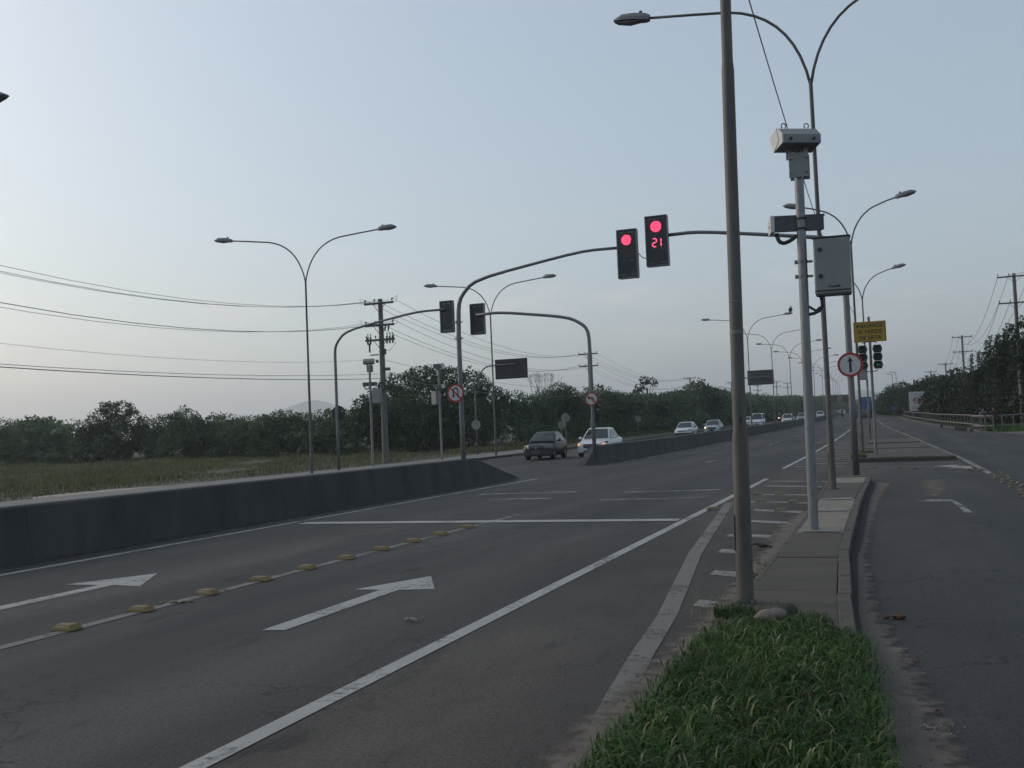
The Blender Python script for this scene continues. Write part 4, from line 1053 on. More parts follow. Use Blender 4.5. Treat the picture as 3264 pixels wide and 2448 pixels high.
# towards the camera from the thick pole
x0, y0 = -26.0, 49.55
sp = []
for dx, z0, z1, sag, r in [(-0.83, 9.0, 9.15, 1.75, 0.009), (-0.2, 9.0, 9.05, 1.8, 0.009), (0.8, 9.0, 9.0, 1.85, 0.009), (-0.83, 7.8, 8.0, 1.7, 0.009), (0.8, 7.8, 7.75, 1.75, 0.013)]: sp.append(((x0 + dx, y0, z0), (x0 + dx, 9.0, z1), sag, r))
wires('high power lines running left from the thick power pole', ['topmost power line running left from the thick power pole', 'second highest power line running left from the thick power pole', 'third highest power line running left from the thick power pole', 'thicker power line running left from the middle crossarm of the thick pole', 'thinner power line running left just above the thicker middle one'], WIREP, sp)
wires('low lines running left from the thick power pole', ['very faint thin wire running left between the middle and lowest cables', 'lowest thick cable running left from halfway up the thick power pole', 'thinner cable running left just above the lowest thick one'], WIREP, [((x0, y0, 5.8), (x0, 9, 5.9), 0.9, 0.006), ((x0, y0, 4.75), (x0, 9, 4.75), 0.5, 0.016), ((x0 + 0.1, y0, 5.0), (x0 + 0.1, 9, 4.8), 0.55, 0.010)])
sp = []; names = []
SPANS = ['nearest span', 'second span', 'third span']
for q, (a, b) in enumerate(zip(left_poles, left_poles[1:4])):
    for dx in (-0.83, -0.25, 0.83):
        for dz in (-0.02, -1.2):
            names.append('%s of the left power line, %s crossarm, %s wire' % (SPANS[q].capitalize().lower(), 'upper' if dz > -1 else 'lower', {-0.83: 'left', -0.25: 'middle', 0.83: 'right'}[dx]))
            sp.append(((a[0] + dx, a[1] - 0.18, a[2] + dz), (b[0] + dx, b[1] - 0.18, b[2] + dz), 1.5, 0.012))
wires('power lines running away between the left power poles', names, WIREP, sp)
wires('low lines running away along the left trees', ['faint wire from the thick power pole to the next pole behind the signal pole', 'low cable from the thick power pole to the next pole, in front of the trees'], WIREP, [((x0, y0, 5.8), (-28.3, 98, 5.6), 0.6, 0.010), ((x0, y0, 4.9), (-28.3, 98, 4.9), 0.6, 0.012)])
sp = []; names = []
for q, (a, b) in enumerate(zip(right_poles, right_poles[1:4])):
    for dx in (-1.15, -0.4, 1.15):
        for dz in (-0.08, -2.2):
            names.append('%s of the right power line, %s crossarm, %s wire' % (SPANS[q], 'upper' if dz > -1 else 'lower', {-1.15: 'left', -0.4: 'middle', 1.15: 'right'}[dx]))
            sp.append(((a[0] + dx, a[1] - 0.2, a[2] + dz), (b[0] + dx, b[1] - 0.2, b[2] + dz), 3.0 if a[1] < 100 else 1.9, 0.016))
for dx in (-0.4, 1.15): sp.append(((9.4 + dx, 90, 12.3), (11.5 + dx, 40, 12.5), 1.5, 0.014))
wires('power lines between the right power poles', names + ['wire from the right edge power pole towards the camera, left one', 'wire from the right edge power pole towards the camera, right one'], WIRE, sp)
wires('overhead cable along the near median', ['thin cable slanting down across the sky from the foreground lamp post', 'thin cable from the lamp post behind the cabinet towards the yellow sign'], WIREP, [((-1.2, 8.75, 6.25), (-1.27, 22.5, 5.55), 0.1, 0.0075), ((-1.27, 22.5, 5.55), (-1.3, 44.8, 5.75), 0.25, 0.010)])

# ------------------------------------------------------------------ yellow studs
def stud_mesh(name, w, d, h, m):
    mb = MB(); i = h * 0.9
    lo = [(-w / 2, -d / 2, 0), (w / 2, -d / 2, 0), (w / 2, d / 2, 0), (-w / 2, d / 2, 0)]
    mid = [(x * (1 - 0.10), y * 0.93, h * 0.35) for x, y, z in lo]; hi = [(math.copysign(w / 2 - i * 0.95, x), math.copysign(d / 2 - i * 0.55, y), h) for x, y, z in lo]
    mb.loft([lo, mid, hi]); return mb
def stud(label, x, y, group, w=0.25, d=0.15, h=0.048, m=None, rz=0.0):
    t = thing('road_stud', label, 'road stud', (x, y, gz(y) + 0.012), rz, group)
    j = random.uniform(0.95, 1.05)
    stud_mesh('body', w * j, d, h * random.uniform(0.9, 1.05), m).build('body', m or STUD, t)
    for s_ in (-1, 1):
        mb = MB(); zc = h * 0.62; yc = s_ * (d / 2 - h * 0.30)
        mb.box((0, yc - s_ * 0.004, zc), (w * 0.50, 0.012, h * 0.40), 0, s_ * R(30)); mb.build('reflector', STUDREF, t)
    return t
G1 = 'yellow studs along the lane line'
for k, (x, y) in enumerate([(-7.16, 7.36), (-7.14, 8.31), (-7.12, 9.33), (-7.10, 10.3), (-7.08, 11.28), (-7.06, 12.24), (-7.04, 13.2), (-7.02, 14.2), (-7.01, 15.19), (-7.0, 16.26)]):
    stud('yellow raised stud on the lane line, %s from the near end' % ORD[k], x, y, G1, rz=R(random.uniform(-4, 4)))
mb = MB()
for dx, dy, s_ in ((0, 0, 0.05), (0.09, 0.03, 0.035), (-0.1, -0.08, 0.03), (-0.2, -0.16, 0.025), (0.16, 0.09, 0.03)): mb.ell((dx, dy, 0.008), (s_, s_ * 0.8, 0.014), 7, 4, 0.25)
tag(mb.build('stud_remains', STUDWHITE, None, False, (-7.12, 8.78, 0.01)), 'broken crumbs of a missing stud on the lane line', 'debris')
G2 = 'studs on the hatched bars'
for k, (px_, py_, s_) in enumerate([(-2.63, 21.05, 'left stud on the third hatched bar from the far end'), (-1.97, 20.75, 'right stud on the third hatched bar from the far end'), (-2.66, 19.15, 'left stud on the fourth hatched bar, beside the tall lamp post'), (-2.02, 18.85, 'right stud on the fourth hatched bar, near the camera pole'),
                                   (-2.45, 23.0, 'left stud on the second hatched bar'), (-2.95, 23.1, 'stud on the second hatched bar beside the lamp post'), (-1.82, 24.6, 'small stud beside the far kerb of the median'), (-3.31, 19.35, 'stud at the meeting of solid line and taper line')]):
    stud('dirty yellow ' + s_, px_, py_, G2, 0.22, 0.14, 0.05, STUDWHITE)
G3 = 'double row of studs curving right of the turning lane'
pts = []
for k in range(16):
    y = 16.0 + k * 0.86 + 0.1 * math.sin(k * 2.1); pts.append((2.22, y)); pts.append((2.42, y + 0.43))
sidx = 0
for k, (x, y) in enumerate(pts):
    stud('dirty white stud, %s row by the turning lane, %s from the near end' % ('left' if x < 2.3 else 'right', ORD[k // 2]), x + random.uniform(-.05, .05), y + random.uniform(-.1, .1), G3 + (', left row' if x < 2.3 else ', right row'), 0.12, 0.10, 0.045, STUDWHITE, R(random.uniform(-15, 15)))
G4 = 'studs across the mouth of the opening'
for k, (x, y) in enumerate([(-0.69, 33.9), (0.04, 33.5), (0.47, 32.9), (1.01, 32.0), (1.45, 31.6), (1.84, 31.1), (1.78, 33.9), (2.1, 30.9)]):
    stud('pale stud across the opening before the island, %s from the left' % ORD[k], x, y, G4, 0.2, 0.14, 0.06, STUDWHITE)
G5 = 'studs along the right line past the island'
rl = lerp_tab([(28.6, 2.22), (31, 2.2), (40.2, 2.05), (65.2, 1.22), (120, -1.3)])
for k in range(22):
    y = 62 + 2.0 * k; stud('small stud on the long line right of the island, %s from the near end' % (ORD + ['seventeenth', 'eighteenth', 'nineteenth', 'twentieth', 'twenty first', 'twenty second'])[k], rl(y) + 0.12, y, G5, 0.16, 0.13, 0.06, STUD)

# ------------------------------------------------------------------ railing on the right
t = thing('railing', 'long two rail metal railing with posts along the right verge', 'railing')
RP = [(5.75, 78.0), (5.6, 84), (5.35, 91.2), (4.75, 98), (4.05, 107), (3.25, 129), (1.95, 158), (1.0, 200), (0.3, 247)]
RAILC = mat('railing_paint', (0.125, 0.118, 0.110), 0.7, var=0.25, scale=4)
rx = lerp_tab([(y, x) for x, y in RP])
ys = [78.0]
while ys[-1] < 215: ys.append(ys[-1] + (2.0 if ys[-1] < 140 else 4.0))
for y in ys:
    mb = MB(); mb.box((rx(y), y, gz(y) + 0.55), (0.07, 0.07, 1.14)); mb.build('post', RAILC, t)
for zz in (1.10, 0.42):
    for a, b in zip(ys, ys[1:]):
        mb = MB(); mb.tube([(rx(a), a, gz(a) + zz), (rx(b), b, gz(b) + zz)], 0.05, 6); mb.build('rail', RAILC, t)
t = thing('railing', 'short railing section standing across the gap near the two people', 'railing')
for (ax_, ay_), (bx_, by_) in [((5.05, 79.4), (6.25, 77.6)), ((5.75, 78.1), (6.25, 77.6))][:1]:
    for zz in (1.10, 0.42):
        mb = MB(); mb.tube([(ax_, ay_, gz(78) + zz), (bx_, by_, gz(78) + zz)], 0.05, 6); mb.build('rail', RAILC, t)
    for f in (0, 0.4, 0.62, 1.0):
        mb = MB(); mb.box((ax_ + (bx_ - ax_) * f, ay_ + (by_ - ay_) * f, gz(78) + 0.55), (0.08, 0.08, 1.14)); mb.build('post', RAILC, t)
t = thing('railing', 'railing section at the right edge of the picture behind the people', 'railing')
for zz in (1.10, 0.42):
    mb = MB(); mb.tube([(7.0, 80.0, gz(80) + zz), (10.5, 80.6, gz(80) + zz)], 0.05, 6); mb.build('rail', RAILC, t)
for xx in (7.0, 7.75, 8.5, 9.3, 10.1):
    mb = MB(); mb.box((xx, 80 + (xx - 7) * 0.17, gz(80) + 0.55), (0.07, 0.07, 1.14)); mb.build('post', RAILC, t)
for k, (x, y) in enumerate([(3.75, 99), (4.35, 86.6), (4.5, 85.2), (4.6, 84.1), (4.75, 83.4), (5.0, 79.9)]):
    mb = MB(); mb.bbox((0, 0, 0.14), (0.26, 0.26, 0.30), 0.05)
    tag(mb.build('concrete_block', CONC_D, None, False, (x, y, gz(y))), '%s dark concrete block on the dirt by the railing, counted from the far end' % ORD[k], 'block', 'concrete blocks on the dirt by the railing')
# white notice board half in the bushes
t = thing('notice_board', 'tall white board with a red ring, half hidden by the right bushes', 'notice board', (2.95, 158, gz(158)))
mb = MB()
for s_ in (-0.7, 0.7): mb.cyl((s_, 0.1, 0), (s_, 0.1, 3.9), 0.06, n=8)
mb.build('post', GALV, t)
mb = MB(); mb.bbox((0, 0, 2.6), (2.1, 0.06, 2.75), 0.02); bd = mb.build('board', SWHITE, t)
mb = MB(); disc(mb, (-0.05, 2.75), 0.48, -0.036, 24, 0.36); mb.poly([(-0.35, -0.037, 3.0), (-0.30, -0.037, 3.07), (0.25, -0.037, 2.50), (0.2, -0.037, 2.43)]); mb.build('red_ring', RED, bd)
mb = MB(); print_row(mb, -0.45, 0.35, 2.75, -0.038, 0.2, ((0.4, 0.6),)); mb.build('print', SBLACK, bd)['kind'] = 'stuff'
mb = MB()
for zz in (3.65, 1.75, 1.6): print_row(mb, -0.7, 0.8, zz, -0.036, 0.09, ())
mb.build('small_print', mat('grey_print', (0.22, 0.23, 0.24), 0.6), bd)['kind'] = 'stuff'
t = thing('blue_sign', 'small blue board at the far end of the right bushes', 'sign', (-0.3, 205, gz(205)))
mb = MB(); mb.bbox((0, 0, 1.7), (0.95, 0.05, 0.75), 0.02); mb.build('board', P_BLUE, t); mb = MB(); mb.cyl((0, 0.05, 0), (0, 0.05, 1.9), 0.05, n=6); mb.build('post', GALV, t)
t = thing('advert_flag', 'white feather-shaped banner by the far right kerb', 'banner', (-2.2, 262, gz(262)))
mb = MB(); mb.prism([(0, 1.2), (0.95, 0.95), (0.8, 1.5), (0.25, 2.2), (0.1, 2.8), (-0.05, 2.6)], (0, 0.04, 0), (0, 0, 0)); mb.build('cloth', CAMW, t); mb = MB(); mb.cyl((0, 0.05, 0), (0, 0.05, 2.8), 0.04, n=6); mb.build('post', GALV, t)

# ------------------------------------------------------------------ vehicles
def car(label, cat, loc, rz, paint, L=4.2, Wd=1.68, H=1.46, style='hatch', group=None, front_light=None, low=None, plate=True, dark_bumper=False, emblem=None, lit=None):
    t = thing({'van': 'van'}.get(style, 'car'), label, cat, loc, rz, group)
    w = Wd / 2; f = -L / 2; r = L / 2
    belt = 0.93 if style != 'van' else 1.02
    hood = belt - 0.05
    st = [(f, .74, .60, .30), (f + .05, .86, .68, .24), (f + .20, .95, .76, .20), (f + .55, .985, hood - .07, .19), (f + 1.05, 1, hood, .19), (f + 1.25, 1, belt, .19), (0, 1, belt + .02, .19), (r - .9, 1, belt + .05, .20), (r - .25, .97, belt + .06, .22), (r - .05, .90, belt - .02, .28), (r, .82, belt - .22, .36)]
    def sec(y, k, zt, zb):
        a = w * k; m = zb + (zt - zb) * 0.55
        h = [(a * .90, zb), (a * .985, zb + .09), (a, m), (a * .985, zt - .10), (a * .93, zt - .03), (a * .80, zt), (a * .4, zt + .022), (0, zt + .03)]
        return [(-x, y, z) for x, z in h] + [(x, y, z) for x, z in h[-2::-1]]
    mb = MB(); mb.loft([sec(*s) for s in st]); body = mb.build('body', paint, t, 'auto')
    # cabin
    if style == 'sedan': c = (f + 1.10, f + 1.90, r - 1.45, r - .72)
    elif style == 'van': c = (f + .85, f + 1.45, r - .08, r - .02)
    else: c = (f + 1.05, f + 1.78, r - .85, r - .12)
    zr = H; wb, wt = w * .93, w * (.70 if style != 'van' else .82)
    def csec(y, z, k=1.0):
        a = wb + (wt - wb) * (z - belt) / (zr - belt) if z > belt else wb
        a *= k; return [(-wb * k, y, belt - .06), (-a, y, z - .05), (-a * .88, y, z), (a * .88, y, z), (a, y, z - .05), (wb * k, y, belt - .06)]
    mb = MB(); mb.loft([csec(c[0], belt + .01), csec(c[0] + (c[1] - c[0]) * .97, zr - .045), csec(c[1] + .1, zr - .01), csec((c[1] + c[2]) / 2, zr), csec(c[2], zr - .025), csec(c[3], belt + .03)])
    cabin = mb.build('cabin', paint, t, 'auto')
    def lerp(a, b, q): return a + (b - a) * q
    def facept(y0, z0, y1, z1, q, off): return lerp(y0, y1, q), lerp(z0, z1, q)
    def wid(z): return wb + (wt - wb) * (z - belt) / (zr - belt)
    # windscreen and rear window, set proud of the cabin
    for nm, ya, yb, sgn in (('windscreen', c[0], c[1], -1), ('rear_window', c[3], c[2], 1)):
        za, zb_ = belt + .045, zr - .075
        p0y = lerp(ya, yb, .06); p1y = lerp(ya, yb, .90)
        nrm = Vector((0, sgn * (zr - belt), abs(yb - ya))).normalized() * 0.016
        q0, q1 = wid(za) * .90, wid(zb_) * .86
        vs = [Vector((-q0, p0y, za)) + nrm, Vector((0, p0y + sgn * .03, za)) + nrm, Vector((q0, p0y, za)) + nrm, Vector((q1, p1y, zb_)) + nrm, Vector((0, p1y + sgn * .02, zb_ + .01)) + nrm, Vector((-q1, p1y, zb_)) + nrm]
        mb = MB(); mb._add(vs, [(0, 1, 4, 5), (1, 2, 3, 4)] if sgn < 0 else [(1, 0, 5, 4), (2, 1, 4, 3)]); mb.build(nm, GLASS, cabin)
    for s in (-1, 1):
        cuts = [(c[0] + .34, c[1] + .12, .5), (c[1] + .95, 0, 0)]
        mids = c[1] + (c[2] - c[1]) * .5
        for a0, a1, b0, b1 in ((c[0] + .30, mids - .04, c[1] + .06, mids - .04), (mids + .04, c[3] - .32 if style != 'van' else mids + .75, mids + .04, c[2] - .10 if style != 'van' else mids + .75)):
            z0, z1 = belt + .05, zr - .11
            mb = MB(); vs = [(s * (wid(z0) + .012), a0, z0), (s * (wid(z0) + .012), a1, z0), (s * (wid(z1) + .012), b1, z1), (s * (wid(z1) + .012), b0, z1)]
            mb.poly(vs if s > 0 else vs[::-1]); mb.build('side_window', GLASS, cabin)
        mb = MB(); mb.ell((s * (w + .10), c[0] + .42, belt + .08), (.11, .07, .075), 9, 6); mb.box((s * (w + .0), c[0] + .42, belt + .04), (.12, .05, .04)); mb.build('mirror', paint if style != 'hatch' or not dark_bumper else DARK, t, True)
        # wheels
        for yy in (f + .78, r - .72):
            mb = MB(); mb.tube([(s * (w - .20), yy, .295), (s * (w - .19), yy, .295), (s * (w - .02), yy, .295), (s * (w + .0), yy, .295)], [.26, .295, .295, .27], 20); wh = mb.build('wheel', RUBBER, t)
            mb = MB(); mb.tube([(s * (w - .03), yy, .295), (s * (w + .008), yy, .295)], [.19, .175], 14)
            mb.build('rim', RIM, wh)
            mb = MB(); mb.tube([(s * (w + .002), yy + .35 * math.cos(a), .295 + .35 * math.sin(a)) for a in [math.pi * i / 9 for i in range(10)]], .022, 5); mb.build('wheel_arch', DARK, t)
        # head lamps wrap the corner
        mb = MB(); z = .665
        if style == 'sedan': vs = [(s * w * .52, f + .035, z - .05), (s * w * .90, f + .165, z - .08), (s * w * .985, f + .50, z + .10), (s * w * .93, f + .46, z + .17), (s * w * .60, f + .12, z + .06)]
        else: vs = [(s * w * .55, f + .02, z - .06), (s * w * .88, f + .10, z - .06), (s * w * .97, f + .34, z - .02), (s * w * .95, f + .30, z + .085), (s * w * .56, f + .09, z + .085)]
        cen = Vector((s * w * .8, f + .1, z)); vv = [Vector(p) + Vector((0, -.035, .012)) for p in vs] + [Vector(p) + Vector((0, .10, -.01)) for p in vs]
        mb._add(vv, [(0, 1, 2, 3, 4) if s > 0 else (4, 3, 2, 1, 0)] + [(i, (i + 1) % 5, 5 + (i + 1) % 5, 5 + i)[:: -1 if s > 0 else 1] for i in range(5)])
        hl = mb.build('headlight', HLAMP, t)
        if front_light and (front_light == 'both' or front_light == s):
            mb = MB(); mb.ell((s * w * .80, f + .06, z + .0), (.07, .05, .065), 8, 6); mb.build('lamp', lit or AMBER, hl)
        if low and (low == 'both' or low == s):
            mb = MB(); mb.ell((s * w * .83, f + .045, .345), (.075, .04, .075), 9, 6); mb.build('fog_lamp', LIT, t)
        mb = MB(); mb.bbox((s * w * .80, r - .06, .78), (.18, .10, .22), .02); mb.build('tail_light', REDL, t)
    # grille, bumper, plate
    mb = MB(); mb.bbox((0, f - .0, .645), (w * (.98 if style != 'sedan' else 1.02), .07, .085), .015)
    if style == 'sedan': mb.bbox((0, f - .0, .535), (w * 1.0, .07, .10), .015)
    mb.build('grille', DARK, t)
    if style == 'sedan':
        mb = MB(); mb.bbox((0, f - .016, .592), (w * 1.05, .06, .020), .005); mb.bbox((0, f - .012, .688), (w * .98, .06, .014), .004); mb.build('grille_bar', CHROME, t)
    mb = MB(); rings = []
    for y, k in ((f - .05, .72), (f - .03, .86), (f + .12, .965), (f + .35, 1.0)):
        a = w * k; rings.append([(-a, y, .24), (-a * 1.01, y - .0, .30), (-a, y, .46), (0, y - .02, .48), (a, y, .46), (a * 1.01, y, .30), (a, y, .24), (0, y - .02, .22)])
    mb.loft(rings); bp = mb.build('bumper', DARK if dark_bumper else paint, t, 'auto')
    mb = MB(); mb.bbox((0, f - .068, .30), (w * .95, .03, .085), .01); mb.build('air_intake', DARK, bp)
    if plate:
        mb = MB(); mb.bbox((0, f - .078, .415), (.40, .012, .13), .005); pl = mb.build('number_plate', PLATE, bp)
        mb = MB(); print_row(mb, -.15, .15, .41, f - .087, .06, ((.42, .52),)); mb.build('print', SBLACK, pl)['kind'] = 'stuff'
    if emblem == 'disc':
        e = MB(); disc(e, (0, .648), .062, f - .040, 20, .050); Y = f - .041
        for a, b in (((-.032, .036), (0, -.006)), ((.032, .036), (0, -.006)), ((-.044, .008), (-.02, -.044)), ((-.02, -.044), (0, -.006)), ((.044, .008), (.02, -.044)), ((.02, -.044), (0, -.006))):
            p, q = Vector((a[0], Y, .648 + a[1])), Vector((b[0], Y, .648 + b[1])); nn = Vector((-(q.z - p.z), 0, q.x - p.x)).normalized() * .006
            e.poly([p - nn, q - nn, q + nn, p + nn])
        e.build('emblem', CHROME, t)
    if emblem == 'bowtie':
        e = MB(); e.box((0, f - .05, .592), (.20, .02, .032)); e.box((0, f - .052, .592), (.08, .02, .062)); e.build('emblem', AMBER if False else STUD, t)
    for s in (-1, 1):
        mb = MB(); a, b = (s * .62, c[0] + .02, belt + .05), (s * .05, c[0] + .12, belt + .13); mb.tube([a, b], .008, 4); mb.build('wiper', DARK, cabin)
    return t
CG = 'cars coming towards the camera beyond the barrier'
car('black small hatchback with dark bumper and round silver badge, nearest of the oncoming cars', 'car', (-17.95, 53.0, gz(53)), R(3), P_BLACK, 3.75, 1.58, 1.47, 'hatch', CG, dark_bumper=True, emblem='disc')
car('white sedan with one fog lamp lit, half hidden by the barrier nose', 'car', (-15.75, 56.2, gz(56.2)), R(2), P_WHITE, 4.4, 1.74, 1.56, 'sedan', CG, 'both', -1, emblem='bowtie')
car('white hatchback behind the barrier, left of two in the middle distance', 'car', (-18.5, 96, gz(96)), R(1), P_WHITE, 4.0, 1.68, 1.47, 'hatch', CG, emblem='disc', dark_bumper=True)
car('silver sedan with an orange light lit, behind the barrier left of the foreground post', 'car', (-18.4, 111, gz(111)), R(3), P_SILVER, 4.3, 1.70, 1.47, 'sedan', CG, -1, lit=LIT)
car('white car front peeking out between the tall lamp post and the white van', 'car', (-21.1, 158, gz(158)), 0, P_WHITE, 4.0, 1.66, 1.44, 'hatch', CG)
car('white high roofed van just right of the tall foreground lamp post', 'van', (-18.4, 149, gz(149)), 0, P_WHITE, 4.1, 1.70, 1.90, 'van', CG)
car('white car just right of the motorcycle with its headlight on', 'car', (-15.3, 160, gz(160)), R(1), P_WHITE, 4.1, 1.72, 1.62, 'hatch', CG)
car('silver car left of the grey camera pole, far down the oncoming lanes', 'car', (-15.2, 184, gz(184)), 0, P_SILVER, 4.2, 1.70, 1.62, 'sedan', CG)
car('white car right of the grey camera pole, far down the oncoming lanes', 'car', (-15.2, 230, gz(230)), 0, P_WHITE, 4.2, 1.72, 1.66, 'hatch', CG)
car('dark grey car far away next to a white one, right of the rusty lamp post', 'car', (-15.4, 292, gz(292)), 0, P_DGREY, 4.3, 1.8, 1.7, 'hatch', CG, -1, lit=P_WHITE)
car('farthest white car of the oncoming row, beside the dark one', 'car', (-15.1, 325, gz(325)), 0, P_WHITE, 4.2, 1.75, 1.6, 'hatch', CG)
car('dark car following the blue truck away from the camera', 'car', (-5.15, 196, gz(196)), R(180), P_DGREY, 4.2, 1.8, 1.66, 'van', None)
car('tiny white car far off by the right kerb', 'car', (-3.9, 300, gz(300)), R(180), P_WHITE, 4.2, 1.75, 1.5, 'hatch', None)
# blue box truck seen from behind
t = thing('truck', 'blue box truck driving away down the main carriageway', 'truck', (-5.55, 214, gz(214)))
mb = MB(); mb.bbox((0, 0, 2.75), (2.35, 5.5, 2.6), 0.04); bx_ = mb.build('cargo_box', P_BLUE, t)
for s_ in (-1, 1):
    mb = MB(); mb.bbox((s_ * 0.57, -2.77, 2.75), (1.08, 0.04, 2.4), 0.02); mb.build('rear_door', P_BLUE, bx_)
mb = MB(); mb.bbox((0, 3.9, 1.7), (2.1, 1.9, 2.0), 0.12); mb.build('cab', P_BLUE, t)
mb = MB(); mb.box((0, 0.6, 1.2), (1.0, 7.6, 0.25)); mb.box((0, -2.8, 0.85), (2.2, 0.1, 0.25)); mb.build('chassis', DARK, t)
for s_ in (-1, 1):
    for yy in (-1.9, 3.7):
        mb = MB(); mb.cyl((s_ * 0.65, yy, 0.48), (s_ * 1.1, yy, 0.48), 0.48, n=18); mb.build('wheel', RUBBER, t)
    mb = MB(); mb.box((s_ * 0.9, -2.86, 1.15), (0.25, 0.05, 0.14)); mb.build('tail_light', REDL, t)

# ------------------------------------------------------------------ people and motorcycles
SKIN = mat('skin', (0.16, 0.085, 0.055), 0.6); HAIR = mat('dark_hair', (0.012, 0.01, 0.009), 0.7)
def cloth(nm, c): return mat(nm, c, 0.85, var=0.12, scale=12)
def person(label, loc, rz, J, shirt, trousers, cut, group=None, sleeve=True, helmet=None, bag=None):
    """one skinned body from joints; clothing by zones of the same mesh"""
    order = ['pelvis', 'waist', 'chest', 'neck', 'head', 'crown', 'lhip', 'lknee', 'lankle', 'ltoe', 'rhip', 'rknee', 'rankle', 'rtoe', 'lsho', 'lelb', 'lwri', 'lhand', 'rsho', 'relb', 'rwri', 'rhand']
    edges = [('pelvis', 'waist'), ('waist', 'chest'), ('chest', 'neck'), ('neck', 'head'), ('head', 'crown'), ('pelvis', 'lhip'), ('lhip', 'lknee'), ('lknee', 'lankle'), ('lankle', 'ltoe'), ('pelvis', 'rhip'), ('rhip', 'rknee'), ('rknee', 'rankle'), ('rankle', 'rtoe'), ('chest', 'lsho'), ('lsho', 'lelb'), ('lelb', 'lwri'), ('lwri', 'lhand'), ('chest', 'rsho'), ('rsho', 'relb'), ('relb', 'rwri'), ('rwri', 'rhand')]
    rad = dict(pelvis=(.15, .11), waist=(.13, .10), chest=(.165, .115), neck=(.055, .06), head=(.085, .10), crown=(.06, .07), lhip=(.09, .09), rhip=(.09, .09), lknee=(.06, .06), rknee=(.06, .06), lankle=(.042, .045), rankle=(.042, .045), ltoe=(.04, .035), rtoe=(.04, .035), lsho=(.062, .062), rsho=(.062, .062), lelb=(.043, .043), relb=(.043, .043), lwri=(.03, .03), rwri=(.03, .03), lhand=(.032, .02), rhand=(.032, .02))
    me = bpy.data.meshes.new('person'); me.from_pydata([J[k] for k in order], [(order.index(a), order.index(b)) for a, b in edges], [])
    o = bpy.data.objects.new('person', me); COL.objects.link(o)
    md = o.modifiers.new('skin', 'SKIN'); md.use_smooth_shade = True
    for i, k in enumerate(order): me.skin_vertices[0].data[i].radius = rad[k]
    me.skin_vertices[0].data[0].use_root = True
    sb = o.modifiers.new('sub', 'SUBSURF'); sb.levels = 1; sb.render_levels = 1
    bpy.context.view_layer.update()
    ev = bpy.data.meshes.new_from_object(o.evaluated_get(bpy.context.evaluated_depsgraph_get()))
    o.modifiers.clear(); old = o.data; o.data = ev; ev.name = 'person'; bpy.data.meshes.remove(old)
    ev.materials.clear()
    for m in (SKIN, shirt, trousers, HAIR): ev.materials.append(m)
    hd = Vector(J['head']); nk = Vector(J['neck'])
    seg = {k: Vector(J[k]) for k in order}
    def near(p, a, b):
        ab = seg[b] - seg[a]; q = max(0, min(1, (p - seg[a]).dot(ab) / max(ab.length_squared, 1e-9))); return (p - seg[a] - ab * q).length
    for pl in ev.polygons:
        p = pl.center
        dz = [(near(p, a, b), a, b) for a, b in edges]; d_, a, b = min(dz)
        if a in ('neck', 'head'): mi = 3 if (p - hd).dot((hd - nk).normalized()) > 0.05 or (a == 'head' and p.y > hd.y + 0.02) else 0
        elif b in ('lwri', 'rwri', 'lhand', 'rhand'): mi = 1 if (sleeve and b in ('lwri', 'rwri')) else 0
        elif a in ('lhip', 'rhip', 'lknee', 'rknee') or b in ('lhip', 'rhip'): mi = 2
        elif a in ('lankle', 'rankle'): mi = 3
        elif a == 'pelvis': mi = 2 if p.z < cut else 1
        else: mi = 1
        pl.material_index = mi
    o.location = loc; o.rotation_euler = (0, 0, rz)
    # face and fingers as small parts
    f = MB(); fy = hd.y - 0.095
    f.ell((hd.x, fy - 0.008, hd.z + 0.0), (.016, .022, .022), 6, 4); f.build('nose', SKIN, o)
    f = MB()
    for s in (-1, 1): f.ell((hd.x + s * .034, fy + .012, hd.z + .03), (.013, .008, .008), 6, 4)
    f.build('eyes', SBLACK, o)
    f = MB(); f.ell((hd.x, fy + .012, hd.z - .045), (.026, .008, .006), 6, 4); f.build('mouth', REDL, o)
    for k in ('l', 'r'):
        h = seg[k + 'hand']; d = (seg[k + 'hand'] - seg[k + 'wri']).normalized(); sd_ = d.cross(Vector((0, 1, 0.2))).normalized()
        f = MB()
        for i, ln in enumerate((.06, .07, .066, .05)):
            b0 = h + sd_ * (.022 - .015 * i); f.tube([b0, b0 + d * ln * .6, b0 + d * ln + Vector((0, -.012, 0))], [.009, .008, .006], 5)
        b0 = h - d * .03 + sd_ * .03; f.tube([b0, b0 + sd_ * .03 + d * .02, b0 + sd_ * .035 + d * .05], [.011, .009, .007], 5); f.build('fingers', SKIN, o)
    if helmet:
        f = MB(); f.ell((hd.x, hd.y, hd.z + .02), (.14, .155, .15), 12, 8); f.build('helmet', helmet, o, True)
    if bag:
        f = MB(); f.ell(bag[0], bag[1], 10, 7); f.build('bag', bag[2], o, True)
    return tag(o, label, 'person', group)
